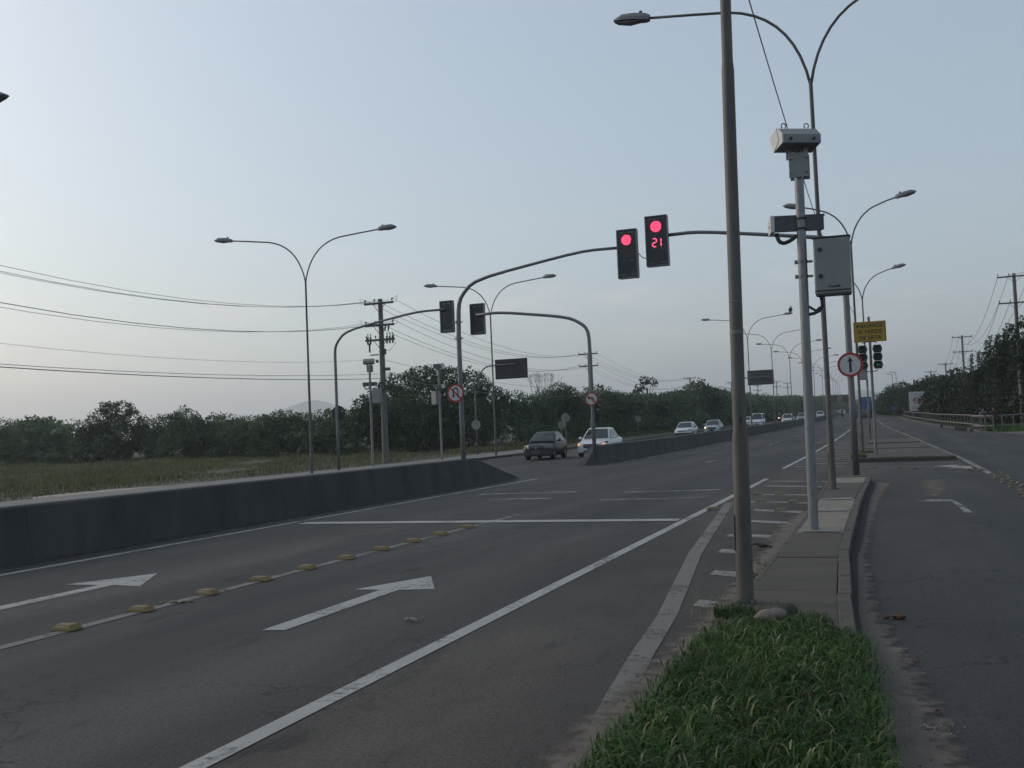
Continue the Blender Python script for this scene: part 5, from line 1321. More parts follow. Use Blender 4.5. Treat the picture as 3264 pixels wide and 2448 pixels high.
def stand(lean=0.0, arms=0.0, sx=0.0):
    """upright pose facing -y, leaning forward by 'lean' metres at the head"""
    J = dict(pelvis=(0, 0, .92), waist=(0, -lean * .25, 1.06), chest=(0, -lean * .6, 1.28), neck=(0, -lean * .85, 1.45), head=(0, -lean * 1.0 - .015, 1.57), crown=(0, -lean * 1.0, 1.66),
             lhip=(-.09, 0, .86), lknee=(-.10 - sx, -.03, .48), lankle=(-.10 - sx, .02, .08), ltoe=(-.11 - sx, -.12, .04), rhip=(.09, 0, .86), rknee=(.10 + sx, -.03, .48), rankle=(.11 + sx, .03, .08), rtoe=(.12 + sx, -.11, .04),
             lsho=(-.19, -lean * .7, 1.38), lelb=(-.25 - arms * .1, -lean * .6 - arms * .10, 1.12), lwri=(-.25 + arms * .05, -lean * .6 - .06 - arms * .30, .92 + arms * .12), lhand=(-.24 + arms * .08, -lean * .6 - .09 - arms * .36, .84 + arms * .16),
             rsho=(.19, -lean * .7, 1.38), relb=(.25 + arms * .1, -lean * .6 - arms * .10, 1.12), rwri=(.25 - arms * .05, -lean * .6 - .06 - arms * .30, .92 + arms * .12), rhand=(.24 - arms * .08, -lean * .6 - .09 - arms * .36, .84 + arms * .16))
    return J
person('person in a pale top with a purple bag leaning forward at the railing', (5.92, 82.2, gz(82)), R(20), stand(0.16, 0.6), cloth('pale_shirt', (0.11, 0.115, 0.14)), cloth('dark_trousers', (0.02, 0.022, 0.03)), .9, 'people by the railing', False, None, ((0.02, .14, 1.2), (.16, .10, .22), cloth('purple_bag', (0.085, 0.04, 0.075))))
person('person in dark clothes standing in the gap of the railing', (6.62, 81.6, gz(81.6)), R(-10), stand(0.03, 0.15), cloth('dark_shirt', (0.022, 0.02, 0.02)), cloth('black_trousers', (0.012, 0.013, 0.016)), .9, 'people by the railing')
def sit(y0=0.0, grip=True):
    """astride pose facing -y"""
    return dict(pelvis=(0, y0, .86), waist=(0, y0 - .03, 1.0), chest=(0, y0 - .08, 1.20), neck=(0, y0 - .10, 1.37), head=(0, y0 - .12, 1.49), crown=(0, y0 - .12, 1.58),
                lhip=(-.11, y0 - .04, .82), lknee=(-.24, y0 - .36, .74), lankle=(-.20, y0 - .24, .36), ltoe=(-.21, y0 - .38, .33), rhip=(.11, y0 - .04, .82), rknee=(.24, y0 - .36, .74), rankle=(.20, y0 - .24, .36), rtoe=(.21, y0 - .38, .33),
                lsho=(-.18, y0 - .08, 1.31), lelb=(-.30, y0 - .30, 1.13), lwri=(-.31, y0 - .52, 1.05), lhand=(-.31, y0 - .60, 1.04), rsho=(.18, y0 - .08, 1.31), relb=(.30, y0 - .30, 1.13), rwri=(.31, y0 - .52, 1.05), rhand=(.31, y0 - .60, 1.04))
def motorcycle(label, loc, rz, lit=True):
    t = thing('motorcycle', label, 'motorcycle', loc, rz)
    for yy in (-.64, .62):
        mb = MB(); mb.tube([(0, yy + .27 * math.cos(a), .30 + .27 * math.sin(a)) for a in [2 * math.pi * i / 20 for i in range(21)]], .05, 7); wh = mb.build('wheel', RUBBER, t)
        mb = MB()
        for i in range(6): mb.cyl((0, yy, .30), (0, yy + .25 * math.cos(i * math.pi / 3), .30 + .25 * math.sin(i * math.pi / 3)), .012, n=5)
        mb.cyl((-.05, yy, .3), (.05, yy, .3), .05, n=8); mb.build('spokes', RIM, wh)
    mb = MB(); mb.tube([(0, -.64, .30), (0, -.44, .92)], .035, 6); mb.tube([(0, -.45, .85), (0, -.1, .5), (0, .2, .45), (0, .62, .30)], .035, 6); mb.tube([(0, -.42, .88), (0, .1, .74), (0, .5, .72)], .035, 6); mb.box((0, 0, .47), (.26, .4, .3)); mb.build('frame', DARK, t)
    mb = MB(); mb.ell((0, -.18, .83), (.14, .25, .12), 10, 7); mb.build('tank', P_BLACK, t, True)
    mb = MB(); mb.bbox((0, .28, .80), (.24, .68, .09), .03); mb.build('seat', DARK, t)
    mb = MB(); mb.tube([(-.34, -.34, 1.03), (-.2, -.44, 1.02), (0, -.46, .98), (.2, -.44, 1.02), (.34, -.34, 1.03)], .014, 6); mb.build('handlebar', DARK, t)
    mb = MB(); mb.ell((0, -.56, .90), (.10, .08, .10), 10, 7); hl = mb.build('headlight', HLAMP, t, True)
    if lit: mb = MB(); mb.ell((0, -.60, .90), (.085, .06, .085), 10, 7); mb.build('lamp', LIT, hl, True)
    mb = MB(); mb.bbox((0, .74, .72), (.14, .06, .10), .02); mb.build('tail_light', REDL, t)
    return t
HB = mat('brown_helmet', (0.10, 0.07, 0.055), 0.3); HW = mat('pale_helmet', (0.22, 0.16, 0.15), 0.3)
mx, my = -18.5, 178
motorcycle('motorcycle with its headlight on, coming towards the camera with two riders', (mx, my, gz(my)), R(4))
person('motorcycle rider in front, dark clothes and helmet', (mx, my, gz(my)), R(4), sit(.12), cloth('brown_jacket', (0.06, 0.045, 0.035)), cloth('rider_trousers', (0.02, 0.02, 0.03)), .8, 'riders', True, HB)
person('pillion passenger behind the rider, paler helmet', (mx + .13, my + .42, gz(my) + .06), R(4), sit(.10), cloth('grey_jacket', (0.12, 0.12, 0.14)), cloth('rider_trousers', (0.02, 0.02, 0.03)), .8, 'riders', True, HW)
mx, my = -10.3, 222
motorcycle('dark motorcycle riding away beside the far barrier', (mx, my, gz(my)), R(180), False)
person('rider in dark red on the motorcycle riding away', (mx, my, gz(my)), R(180), sit(.12), cloth('dark_red_jacket', (0.06, 0.02, 0.02)), cloth('black_jeans', (0.012, 0.012, 0.014)), .8, 'riders', True, HB)
mx, my = -7.0, 206
motorcycle('dark motorcycle riding away left of the blue truck', (mx, my, gz(my)), R(180), False)
person('rider in black on the motorcycle left of the blue truck', (mx, my, gz(my)), R(180), sit(.12), cloth('black_jacket', (0.012, 0.013, 0.016)), cloth('black_jeans', (0.012, 0.012, 0.014)), .8, 'riders', True, HB)
mx, my = -4.6, 285
motorcycle('far motorcycle by the right kerb beyond the railing', (mx, my, gz(my)), R(180), False)
person('rider in a grey top far off by the right kerb', (mx, my, gz(my)), R(180), sit(.12), cloth('light_grey_top', (0.2, 0.2, 0.21)), cloth('black_jeans', (0.012, 0.012, 0.014)), .8, 'riders', True, HB)

# ------------------------------------------------------------------ vegetation
def mesh_quads(name, V, nq, m, parent=None):
    """V: (4*nq, 3) array of quad corners"""
    me = bpy.data.meshes.new(name)
    me.vertices.add(len(V)); me.vertices.foreach_set('co', np.ascontiguousarray(V, dtype=np.float32).ravel())
    me.loops.add(4 * nq); me.loops.foreach_set('vertex_index', np.arange(4 * nq, dtype=np.int32))
    me.polygons.add(nq); me.polygons.foreach_set('loop_start', np.arange(0, 4 * nq, 4, dtype=np.int32))
    me.update(calc_edges=True); me.materials.append(m)
    o = bpy.data.objects.new(name, me); COL.objects.link(o)
    if parent is not None: o.parent = parent
    return o
def unit(n):
    v = rng.normal(size=(n, 3)); return v / np.linalg.norm(v, axis=1, keepdims=True)
def leaves(blobs, size, dens=1.0, clumps=22):
    """leaf quads: half in clumps on the shells of ellipsoid blobs (cx,cy,cz,rx,ry,rz), half spread between them"""
    out = []
    for (cx, cy, cz, rx, ry, rz) in blobs:
        area = 4 * math.pi * ((rx * ry + rx * rz + ry * rz) / 3)
        nk = max(9, int(clumps * area / 30)); r3 = np.array([rx, ry, rz])
        kc = unit(nk) * rng.uniform(0.70, 1.02, (nk, 1)) * r3
        ks = rng.uniform(0.18, 0.36, nk) * min(rx, ry, rz * 1.2) + 0.10
        n = int(dens * area * 1.9 / (size * size))
        n1 = int(n * .42); idx = rng.integers(0, nk, n1)
        off = unit(n1) * (rng.uniform(0, 1, (n1, 1)) ** 0.45) * ks[idx][:, None]; off[:, 2] *= 0.8
        n2 = n - n1; sh = unit(n2) * r3 * rng.uniform(0.30, 1.0, (n2, 1)) ** 0.45
        out += [kc[idx] + off + np.array([cx, cy, cz]), sh + np.array([cx, cy, cz])]
    C = np.concatenate(out); n = len(C)
    u = unit(n); w = unit(n); w = w - u * np.sum(u * w, axis=1, keepdims=True); w /= np.linalg.norm(w, axis=1, keepdims=True)
    s = size * rng.uniform(0.6, 1.3, (n, 1))
    u *= s * 0.62; w *= s * 0.42
    V = np.empty((n, 4, 3)); V[:, 0] = C - u; V[:, 1] = C + w * 0.9; V[:, 2] = C + u; V[:, 3] = C - w * 0.9
    return V.reshape(-1, 3), n
def cores(blobs, k=0.70):
    mb = MB()
    for (cx, cy, cz, rx, ry, rz) in blobs: mb.ell((cx, cy, cz), (rx * k, ry * k, rz * k), 9, 6, 0.12)
    return mb
def tree(name, label, x, y, h, wdt, group, m, bl=None, leaf=0.30, dens=1.0, bark=BARK, trunk_h=None, flat=1.0):
    """tapered trunk with limbs and a crown of leaf clumps; bl: blobs as fractions of width/height"""
    t = thing(name, label, 'tree', (x, y, gz(y)), 0, group)
    if bl is None:
        bl = []
        nb = 7
        for i in range(nb):
            a = 2 * math.pi * i / nb + random.uniform(-.3, .3); q = random.uniform(.20, .34)
            bl.append((math.cos(a) * q, math.sin(a) * q * 0.8, random.uniform(.42, .70), random.uniform(.20, .28), random.uniform(.17, .24)))
        bl += [(random.uniform(-.08, .08), 0, .78, .24, .21), (random.uniform(-.2, .2), -.15, .36, .28, .24)]
    B = [(bx * wdt, by * wdt, bz * h, br * wdt, br * wdt * .9, bh * h * flat) for bx, by, bz, br, bh in bl]
    th = trunk_h if trunk_h else h * 0.5
    mb = MB(); mb.tube([(0, 0, -0.1), (0.05, 0, th * .5), (0.0, 0.05, th)], [0.022 * h, 0.017 * h, 0.011 * h], 8)
    for b in B[:8]: mb.tube([(0, 0, th * .55), (b[0] * .5, b[1] * .5, th * .55 + (b[2] - th * .55) * .6), (b[0], b[1], b[2])], [0.011 * h, 0.007 * h, 0.003 * h], 5)
    mb.build('trunk', bark, t, True)
    V, n = leaves(B, leaf, dens)
    cr = mesh_quads('crown', V, n, m, t)
    return t
TL = 'trees along the left side of the road'
tree('rounded_tree', 'dark round tree with a sky gap in its crown, rising from the left woods', -72.4, 81.4, 5.95, 6.6, TL, LEAF_D,
     [(-.30, 0, .70, .20, .22), (-.12, 0, .86, .16, .16), (.10, 0, .84, .19, .18), (.30, 0, .66, .20, .22), (-.26, 0, .38, .26, .26), (.18, 0, .42, .28, .28), (0, -.1, .24, .34, .22), (.02, .05, .60, .10, .10)], 0.17, 0.85)
tree('broad_tree', 'low broad tree in the left woods right of the round dark tree', -63.6, 81.2, 4.95, 6.4, TL, LEAF_M, None, 0.17, 0.7)
tree('broad_tree', 'low tree in the left woods just left of the nearest left lamp post', -52.3, 79.2, 4.25, 6.0, TL, LEAF_M, None, 0.17, 0.7)
tree('rounded_tree', 'small rounded tree left of the thick power pole', -41.0, 76.4, 5.5, 4.6, TL, LEAF_D, None, 0.17, 0.7)
tree('big_domed_tree', 'largest domed tree on the left, behind the two camera poles and no u-turn sign', -38.2, 83.0, 7.75, 13.2, TL, LEAF_D,
     [(-.34, 0, .60, .17, .22), (-.24, 0, .76, .15, .17), (-.08, 0, .84, .16, .15), (.08, 0, .80, .16, .16), (.24, 0, .70, .16, .19), (.36, 0, .52, .15, .22), (-.30, -.1, .32, .22, .28), (0, -.12, .48, .26, .32), (.26, -.1, .30, .24, .28), (.02, -.2, .22, .3, .24)], 0.18, 0.8)
tree('domed_tree', 'domed tree left of the barrier nose signal pole, with the bare tree beside it', -34.3, 105.5, 6.5, 6.4, TL, LEAF_D, None, 0.2, 0.7)
tree('domed_tree', 'wide domed tree right of the barrier nose signal pole', -33.2, 119.0, 6.35, 9.0, TL, LEAF_D, None, 0.21, 0.7)
tree('domed_tree', 'low tree under the lone umbrella shaped tree', -32.6, 140.0, 5.4, 8.5, TL, LEAF_M, None, 0.36)
tree('umbrella_tree', 'lone flat topped tree with a leaning thin trunk above the woods', -34.2, 149.0, 8.3, 5.0, TL, LEAF_D,
     [(-.24, 0, .80, .15, .07), (-.05, 0, .90, .17, .08), (.14, 0, .88, .16, .075), (-.34, 0, .70, .11, .07), (.24, 0, .83, .10, .05), (-.14, 0, .74, .12, .06), (-.30, 0, .60, .10, .05)], 0.30, 0.75, BARKG, 6.4)
tree('rounded_tree', 'tall dark tree mass left of the tall foreground lamp post', -31.4, 172.0, 7.9, 10.5, TL, LEAF_D, None, 0.40)
tree('rounded_tree', 'dark tree behind the far ribbed board, right of the foreground lamp post', -29.6, 232.0, 6.5, 11.0, TL, LEAF_D, None, 0.5)
# bare tree
t = thing('bare_tree', 'leafless pale tree sticking out of the left woods', 'tree', (-34.6, 101.5, gz(101)), 0, TL)
mb = MB(); random.seed(21)
def twig(p, d, ln, r, k):
    q = p + d * ln; mb.tube([p, p + d * ln * .5 + Vector((random.uniform(-.05, .05),) * 3) * ln, q], [r, r * .8, r * .6], 4)
    if k:
        for _ in range(3): twig(q, (d + Vector((random.uniform(-.45, .45), random.uniform(-.45, .45), random.uniform(-.1, .5)))).normalized(), ln * .58, r * .55, k - 1)
for dx in (-.5, .1, .6): twig(Vector((dx * .3, 0, 0)), Vector((dx * .18, 0, 1)).normalized(), 3.3, .06, 4)
mb.build('branches', BARKG, t); random.seed(5)

# woods that read as one mass behind and between those trees
WL = [(-85.9, 78.4, 5.1), (-83.5, 79.4, 5.2), (-80.7, 80.0, 4.9), (-77.8, 80.5, 4.5), (-75.0, 82.1, 4.7), (-72.2, 83, 4.8), (-69.4, 83.2, 4.5), (-66.7, 82.8, 4.2), (-63.2, 82.8, 4.4), (-59.6, 81.6, 4.4), (-57.9, 81.2, 4.4), (-56.1, 80.8, 4.3), (-52.8, 80.6, 4.0),
      (-51.1, 79.6, 3.8), (-49.5, 79.2, 3.9), (-47.9, 78.8, 4.0), (-46.3, 78.4, 4.1), (-44.8, 78.0, 4.3), (-43.2, 77.8, 4.6), (-40.2, 78.8, 5.0), (-38.7, 82, 5.6), (-37.5, 88.5, 6.1), (-36.5, 91.3, 6.2), (-35.4, 94.1, 5.9), (-34.8, 96, 5.3), (-34.5, 98.0, 5.2), (-34.5, 99.6, 5.3),
      (-34.3, 103.1, 5.7), (-33.8, 110.9, 5.9), (-33.4, 114.3, 5.8), (-33.2, 121.6, 5.7), (-33.1, 126.9, 5.9), (-32.9, 132.2, 5.7), (-32.5, 137.5, 5.5), (-32.1, 142.9, 5.5), (-31.9, 150.2, 5.9), (-31.8, 158.8, 6.6), (-31.5, 167.4, 7.0), (-31.1, 178.0, 7.3), (-30.5, 186.6, 7.1),
      (-30.6, 195.5, 6.8), (-30.5, 208.8, 6.1), (-30.0, 222.1, 6.1), (-29.4, 240, 6.1), (-29.4, 258.2, 6.2), (-29.1, 280.7, 6.3), (-28.3, 303.2, 6.4), (-28.1, 338.4, 6.6), (-27.2, 374.7, 6.9), (-26.0, 416.8, 7.4), (-25.6, 487.9, 8.2), (-23.7, 559.0, 9.0)]
def woodland(tab, name, label, m, step, leafk, dens, inward):
    bl = []
    for (x, y, zt), (x2, y2, z2) in zip(tab, tab[1:]):
        L = math.hypot(x2 - x, y2 - y); n = max(1, round(L / step(y)))
        for k in range(n):
            f = (k + random.uniform(.1, .9)) / n; px, py, z = x + (x2 - x) * f, y + (y2 - y) * f, zt + (z2 - zt) * f
            z *= random.uniform(.90, 1.0); b = gz(py)
            r = max(1.2, step(y) * random.uniform(.55, .85)); rzz = z * random.uniform(.26, .36)
            bl.append((px, py, b + z - rzz, r, r, rzz))                                     # crown at the skyline
            bl.append((px + random.uniform(-1, 1), py - inward[1] * random.uniform(.6, 1.6), b + z * .45, r * 1.1, r, z * .28))
            bl.append((px + inward[0] * random.uniform(1.2, 2.6), py + inward[1] * -random.uniform(1.0, 2.4), b + z * random.uniform(.16, .24), r * 1.05, r * .9, z * random.uniform(.20, .28)))
    near_, far_ = [b for b in bl if b[1] < 130], [b for b in bl if b[1] >= 130]
    parts = [leaves(near_, leafk, dens)] if near_ else []
    if far_:
        V2, n2 = leaves(far_, leafk * 1.9 if leafk < 1 else leafk, dens); parts.append((V2, n2))
    V = np.concatenate([p[0] for p in parts]); n = sum(p[1] for p in parts)
    o = mesh_quads(name, V, n, m); tag(o, label, kind='stuff')
    c = cores(bl, .45).build('inner_foliage', m, o)
    return o
woodland(WL, 'woodland', 'dense green woods along the left side of the road', LEAF_M, lambda y: 2.1 if y < 110 else (3.4 if y < 200 else 7.0), 0.17, 0.50, (1.0, 0.9))
WR = [(13.8, 84, 10.0), (12.4, 88, 9.2), (11.2, 92, 8.6), (10.6, 97, 7.9), (10.3, 104, 7.2), (9.8, 112, 6.9), (9.3, 118, 6.3), (8.6, 127, 5.7), (7.8, 138, 6.1), (6.9, 152, 5.9), (5.9, 170, 6.2), (4.5, 195, 5.8), (2.7, 225, 6.4), (0.8, 270, 5.9), (-1.0, 320, 4.9), (-3.4, 380, 3.0)]
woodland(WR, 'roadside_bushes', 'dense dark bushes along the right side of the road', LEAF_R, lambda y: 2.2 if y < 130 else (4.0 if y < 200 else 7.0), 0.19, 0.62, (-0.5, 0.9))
TR = 'trees along the right side of the road'
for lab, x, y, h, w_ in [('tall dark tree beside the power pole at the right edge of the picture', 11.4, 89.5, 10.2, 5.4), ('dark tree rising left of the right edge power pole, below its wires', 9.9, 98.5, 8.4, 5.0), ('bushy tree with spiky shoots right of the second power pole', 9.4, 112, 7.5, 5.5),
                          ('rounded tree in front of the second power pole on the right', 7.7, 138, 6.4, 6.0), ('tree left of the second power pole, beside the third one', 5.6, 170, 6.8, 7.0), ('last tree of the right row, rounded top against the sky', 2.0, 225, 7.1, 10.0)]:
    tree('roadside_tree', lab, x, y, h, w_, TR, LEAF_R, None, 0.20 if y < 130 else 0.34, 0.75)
# spiky young shoots above the bushes
mb = MB(); vs = []
for k, (x, y, z0, ln) in enumerate([(8.8, 113, 7.0, 1.3), (9.1, 112, 7.2, 1.5), (9.6, 110, 7.5, 1.2), (8.4, 118, 6.4, 1.1), (9.9, 106, 7.8, 1.1), (8.0, 122, 6.2, 1.2)]):
    for i in range(26):
        f = i / 26; vs.append((x + random.uniform(-.13, .13) + .12 * f, y + random.uniform(-.1, .1), gz(y) + z0 - .5 + f * (ln + .5), 0.10, 0.10, 0.12))
V, n = leaves([(a, b, c, .12, .12, .14) for a, b, c, *_ in vs], 0.13, 0.5, 10)
tag(mesh_quads('young_shoots', V, n, LEAF_R), 'thin upright leafy shoots above the right bushes', kind='stuff')
# far woods closing the view
FW = [(-260, 640, 9), (-180, 680, 9), (-120, 720, 9.5), (-70, 760, 9.5), (-40, 800, 9), (-22, 830, 7.5), (0, 830, 6.0), (25, 800, 6.5), (60, 760, 7), (110, 700, 8), (200, 640, 8)]
woodland(FW, 'far_woods', 'hazy band of far woods closing the end of the road', LEAF_M, lambda y: 13.0, 1.2, 0.5, (0, 1))
LW = [(-330, 250, 6.5), (-260, 210, 6.5), (-200, 170, 6.0), (-150, 135, 5.6), (-120, 115, 5.4), (-95, 96, 5.2), (-85, 82, 5.0)]
woodland(LW, 'left_woods', 'low woods at the left edge of the field', LEAF_M, lambda y: 3.5, 0.36, 0.6, (.6, 1))

# blades of grass
def blades(P, H, Wd, lean, m, name, seg=4, curl=1.0):
    """P: (n,3) roots; H heights; each blade a bent tapering ribbon"""
    n = len(P); a = rng.uniform(0, 2 * np.pi, n); d = np.stack([np.cos(a), np.sin(a), np.zeros(n)], 1)
    s = np.stack([-np.sin(a), np.cos(a), np.zeros(n)], 1); tw = rng.uniform(-.5, .5, (n, 1)); s = s + d * tw; s /= np.linalg.norm(s, axis=1, keepdims=True)
    rings = []
    for k in range(seg + 1):
        f = k / seg
        ang = lean * (0.25 + 0.75 * f * curl)
        # integrate a circular-ish arc
        hx = H * f * np.sin(ang * (0.35 + 0.65 * f)); hz = H * f * np.cos(ang * (0.35 + 0.65 * f))
        c = P + d * hx[:, None] + np.array([0, 0, 1]) * hz[:, None]
        w = Wd * (1 - f) ** 0.6 * (0.65 + 0.35 * math.sin(math.pi * min(1, f * 1.6 + .2)))
        rings.append((c - s * w[:, None], c + s * w[:, None]))
    V = np.empty((n, seg + 1, 2, 3))
    for k, (l_, r_) in enumerate(rings): V[:, k, 0] = l_; V[:, k, 1] = r_
    nv = (seg + 1) * 2
    base = (np.arange(n) * nv)[:, None, None]
    q = np.array([[2 * k, 2 * k + 1, 2 * k + 3, 2 * k + 2] for k in range(seg)])[None]
    F = (base + q).reshape(-1, 4)
    me = bpy.data.meshes.new(name); me.vertices.add(n * nv); me.vertices.foreach_set('co', V.astype(np.float32).ravel())
    me.loops.add(F.size); me.loops.foreach_set('vertex_index', F.astype(np.int32).ravel()); me.polygons.add(len(F)); me.polygons.foreach_set('loop_start', np.arange(0, F.size, 4, dtype=np.int32))
    me.update(calc_edges=True); me.materials.append(m)
    o = bpy.data.objects.new(name, me); COL.objects.link(o); return o
# lush tuft in the foreground
def median_points(n, y0, y1, clump=0.055, per=5):
    k = n // per; y = rng.uniform(y0, y1, k)
    xl = np.array([kl(v) for v in y]) + .07; xr = np.array([kr(v) for v in y]) - np.where(y < 7.0, -.01, .05)
    t = rng.uniform(0, 1, k); x = xl + (xr - xl) * t
    X = np.repeat(x, per) + rng.normal(0, clump * .45, k * per); Y = np.repeat(y, per) + rng.normal(0, clump * .45, k * per); T = np.repeat(t, per)
    keep = Y < 7.95 - 0.35 * np.abs(T - .3) + 0.12 * np.sin(X * 17)
    X, Y, T = X[keep], Y[keep], T[keep]
    Z = MH - .045 + .065 * np.sin(np.pi * T)
    return np.stack([X, Y, Z], 1)
P = median_points(8500, 3.6, 7.9); n = len(P)
patch = 0.5 + 0.5 * np.sin(P[:, 0] * 5.1 + 1) * np.sin(P[:, 1] * 3.3)
o = blades(P, rng.uniform(.045, .115, n) * (.6 + .75 * patch), rng.uniform(.0026, .0055, n), rng.uniform(.5, 2.0, n), GRASS_B, 'grass'); tag(o, 'lush green grass tuft growing on the near median', kind='stuff')
P = median_points(2200, 0.6, 3.7); n = len(P); tag(blades(P, rng.uniform(.06, .16, n), rng.uniform(.0035, .0065, n), rng.uniform(.5, 1.9, n), GRASS_B, 'grass'), 'grass of the median near the camera', kind='stuff')
P = median_points(5200, 3.5, 7.7, .11); n = len(P); tag(blades(P, rng.uniform(.07, .19, n), rng.uniform(.0042, .0085, n), rng.uniform(.7, 2.4, n), GRASS_B, 'grass'), 'longer broad blades in the grass tuft', kind='stuff')
P = median_points(300, 3.6, 7.7, .1, 1); P[:, 2] += .03; n = len(P); tag(blades(P, rng.uniform(.06, .16, n), rng.uniform(.003, .0065, n), rng.uniform(1.0, 2.4, n), GRASS_DRY, 'dry_grass'), 'dry straw coloured blades among the green grass', kind='stuff')
# blades hanging over both kerbs
for side in (0, 1):
    k = 1300 if side else 500; y = rng.uniform(3.6, 7.3, k); x = np.array([(kr(v) - .03) if side else (kl(v) + .08) for v in y]) + rng.normal(0, .035, k)
    P = np.stack([x, y, np.full(k, MH - .015)], 1); tag(blades(P, rng.uniform(.07, .19, k), rng.uniform(.004, .007, k), rng.uniform(.9, 2.4, k), GRASS_B, 'grass'), 'grass hanging over the kerb of the near median', kind='stuff')
# stragglers creeping over the paving and down beside the left kerb
k = 150; P = np.stack([rng.uniform(-1.25, -.55, k), 7.9 + np.abs(rng.normal(0, .14, k)), np.full(k, MH - .012)], 1); P = np.repeat(P, 4, 0) + rng.normal(0, .018, (600, 3)) * [1, 1, 0]
tag(blades(P, rng.uniform(.03, .10, 600), rng.uniform(.003, .006, 600), rng.uniform(.6, 2.2, 600), GRASS_B, 'weeds'), 'stray weeds at the ragged edge between grass and paving', kind='stuff')
k = 60; yy = rng.uniform(5, 12.5, k); P = np.stack([np.array([kl(v) for v in yy]) - np.abs(rng.normal(0, .05, k)) - .01, yy, np.full(k, .012)], 1); P = np.repeat(P, 6, 0) + rng.normal(0, .02, (360, 3)) * [1, 1, 0]
tag(blades(P, rng.uniform(.03, .12, 360), rng.uniform(.003, .006, 360), rng.uniform(.6, 2.2, 360), GRASS_B, 'weeds'), 'small weeds rooted at the foot of the left median kerb', kind='stuff')
# weeds round the lamp post and at the island corner
for cx, cy, cz, rr, k, hh, lab in [(-1.28, 8.25, MH - .04, .16, 260, .13, 'grass round the foot of the tall lamp post'), (-1.32, 39.0, .12, .28, 420, .22, 'grass clump at the corner of the far traffic island'), (-1.2, 44.4, .12, .3, 200, .16, 'weeds at the foot of the island lamp post'), (-1.46, 8.4, .06, .2, 60, .34, 'thin weed stalks by the left kerb'), (-1.0, 8.05, MH - .03, .3, 120, .15, 'weeds at the edge of the paving')]:
    a = rng.uniform(0, 2 * np.pi, k); q = rr * np.sqrt(rng.uniform(0, 1, k)); P = np.stack([cx + q * np.cos(a), cy + q * np.sin(a), np.full(k, cz)], 1)
    thin = .0015 if 'stalk' in lab else .005
    tag(blades(P, rng.uniform(.5, 1.1, k) * hh, np.full(k, thin) * (1 if cy < 20 else 2.2), rng.uniform(.2, 1.1, k), GRASS_B if 'stalk' not in lab else GRASS_DRY, 'weeds'), lab, kind='stuff')
# tall grass of the field on the left
n = 120000; y = 14 + 80 * rng.uniform(0, 1, n) ** 0.75; x = -25.52 - (rng.uniform(0, 1, n) ** 0.85) * (np.clip(y * .9, 20, 62)); keep = (x > -95)
x, y = x[keep], y[keep]; n = len(x); den = np.sin(x * .35 + 1.3) * np.sin(y * .22) + .5 * np.sin(x * .9 + y * .5)
bare = (np.abs(y - 30) < 4 + 1.0 * np.sin(x)) & (x > -28.5 + .4 * np.sin(y * 1.3))
keep = (den > -1.1) & ~bare; x, y, den = x[keep], y[keep], den[keep]; n = len(x)
P = np.stack([x, y, np.array([gz(v) for v in y]) - .02], 1)
hh = np.clip((-x - 23.9) * .075, .10, .62) * (.7 + .3 * np.tanh(3 * den))
tag(blades(P, rng.uniform(.4, 1.0, n) * hh, rng.uniform(.012, .03, n), rng.uniform(.2, 1.3, n), GRASS_T, 'field_grass', 2), 'tall grass in the field left of the road', kind='stuff')
# verge grass along the left woods and along the right bushes
n = 26000; y = rng.uniform(70, 230, n); x = -28.2 + rng.normal(0, 1.0, n) - rng.uniform(0, 3.6, n) + np.clip((95 - y) * -.0, 0, 0)
x = np.minimum(x, -27.6); P = np.stack([x, y, np.array([gz(v) for v in y]) - .02], 1)
tag(blades(P, rng.uniform(.15, .5, n), rng.uniform(.02, .05, n), rng.uniform(.1, .9, n), GRASS_T, 'verge_grass', 2), 'green verge grass in front of the left woods', kind='stuff')
n = 16000; y = rng.uniform(76, 200, n); x = np.array([rx(v) for v in y]) + .35 + rng.uniform(0, 1, n) * 3.0; P = np.stack([x, y, np.array([gz(v) for v in y]) - .02], 1)
tag(blades(P, rng.uniform(.12, .4, n), rng.uniform(.02, .05, n), rng.uniform(.1, .9, n), GRASS_B, 'verge_grass', 2), 'green grass between railing and right bushes', kind='stuff')
mb = MB(); mb.poly([(-25.52, 25.5, .012), (-25.52, 35.0, .012), (-27.0, 34.5, .012), (-28.6, 32.0, .012), (-28.9, 30.0, .012), (-28.3, 27.5, .012)])
tag(mb.build('bare_sand', mat('pale_sand', (0.20, 0.175, 0.145), 0.95, col2=(0.32, 0.285, 0.24), scale=1.6, bump=0.3, bscale=12, detail=8)), 'patch of bare sand beside the left sidewalk', kind='stuff')

# ------------------------------------------------------------------ small things lying about
def stone(name, label, c, r, m, cat, rz=0.0):
    mb = MB(); mb.ell((0, 0, 0), r, 10, 7, 0.10); o = mb.build(name, m, None, True, c); o.rotation_euler = (0.1, -0.12, rz); return tag(o, label, cat)
stone('stone', 'pale pinkish stone lying in the grass at the end of the paving', (-0.93, 7.66, MH + .075), (.12, .065, .055), mat('pale_stone', (0.11, 0.092, 0.083), 0.85, col2=(0.19, 0.16, 0.145), scale=14, bump=.8), 'stone', R(20))
stone('stone', 'dark mossy stone behind the pale one at the edge of the paving', (-0.86, 8.08, MH + .04), (.085, .07, .07), mat('dark_stone', (0.04, 0.042, 0.034), 0.9, var=.3, scale=14, bump=.4), 'stone')
def scrap(label, x, y, z, pts, m, cat):
    mb = MB(); mb._add([(px, py, pz) for px, py, pz in pts], [tuple(range(len(pts)))]); mb._add([(px, py, pz - .004) for px, py, pz in pts], [tuple(range(len(pts)))[::-1]]); return tag(mb.build('litter', m, None, False, (x, y, z)), label, cat)
mb = MB()
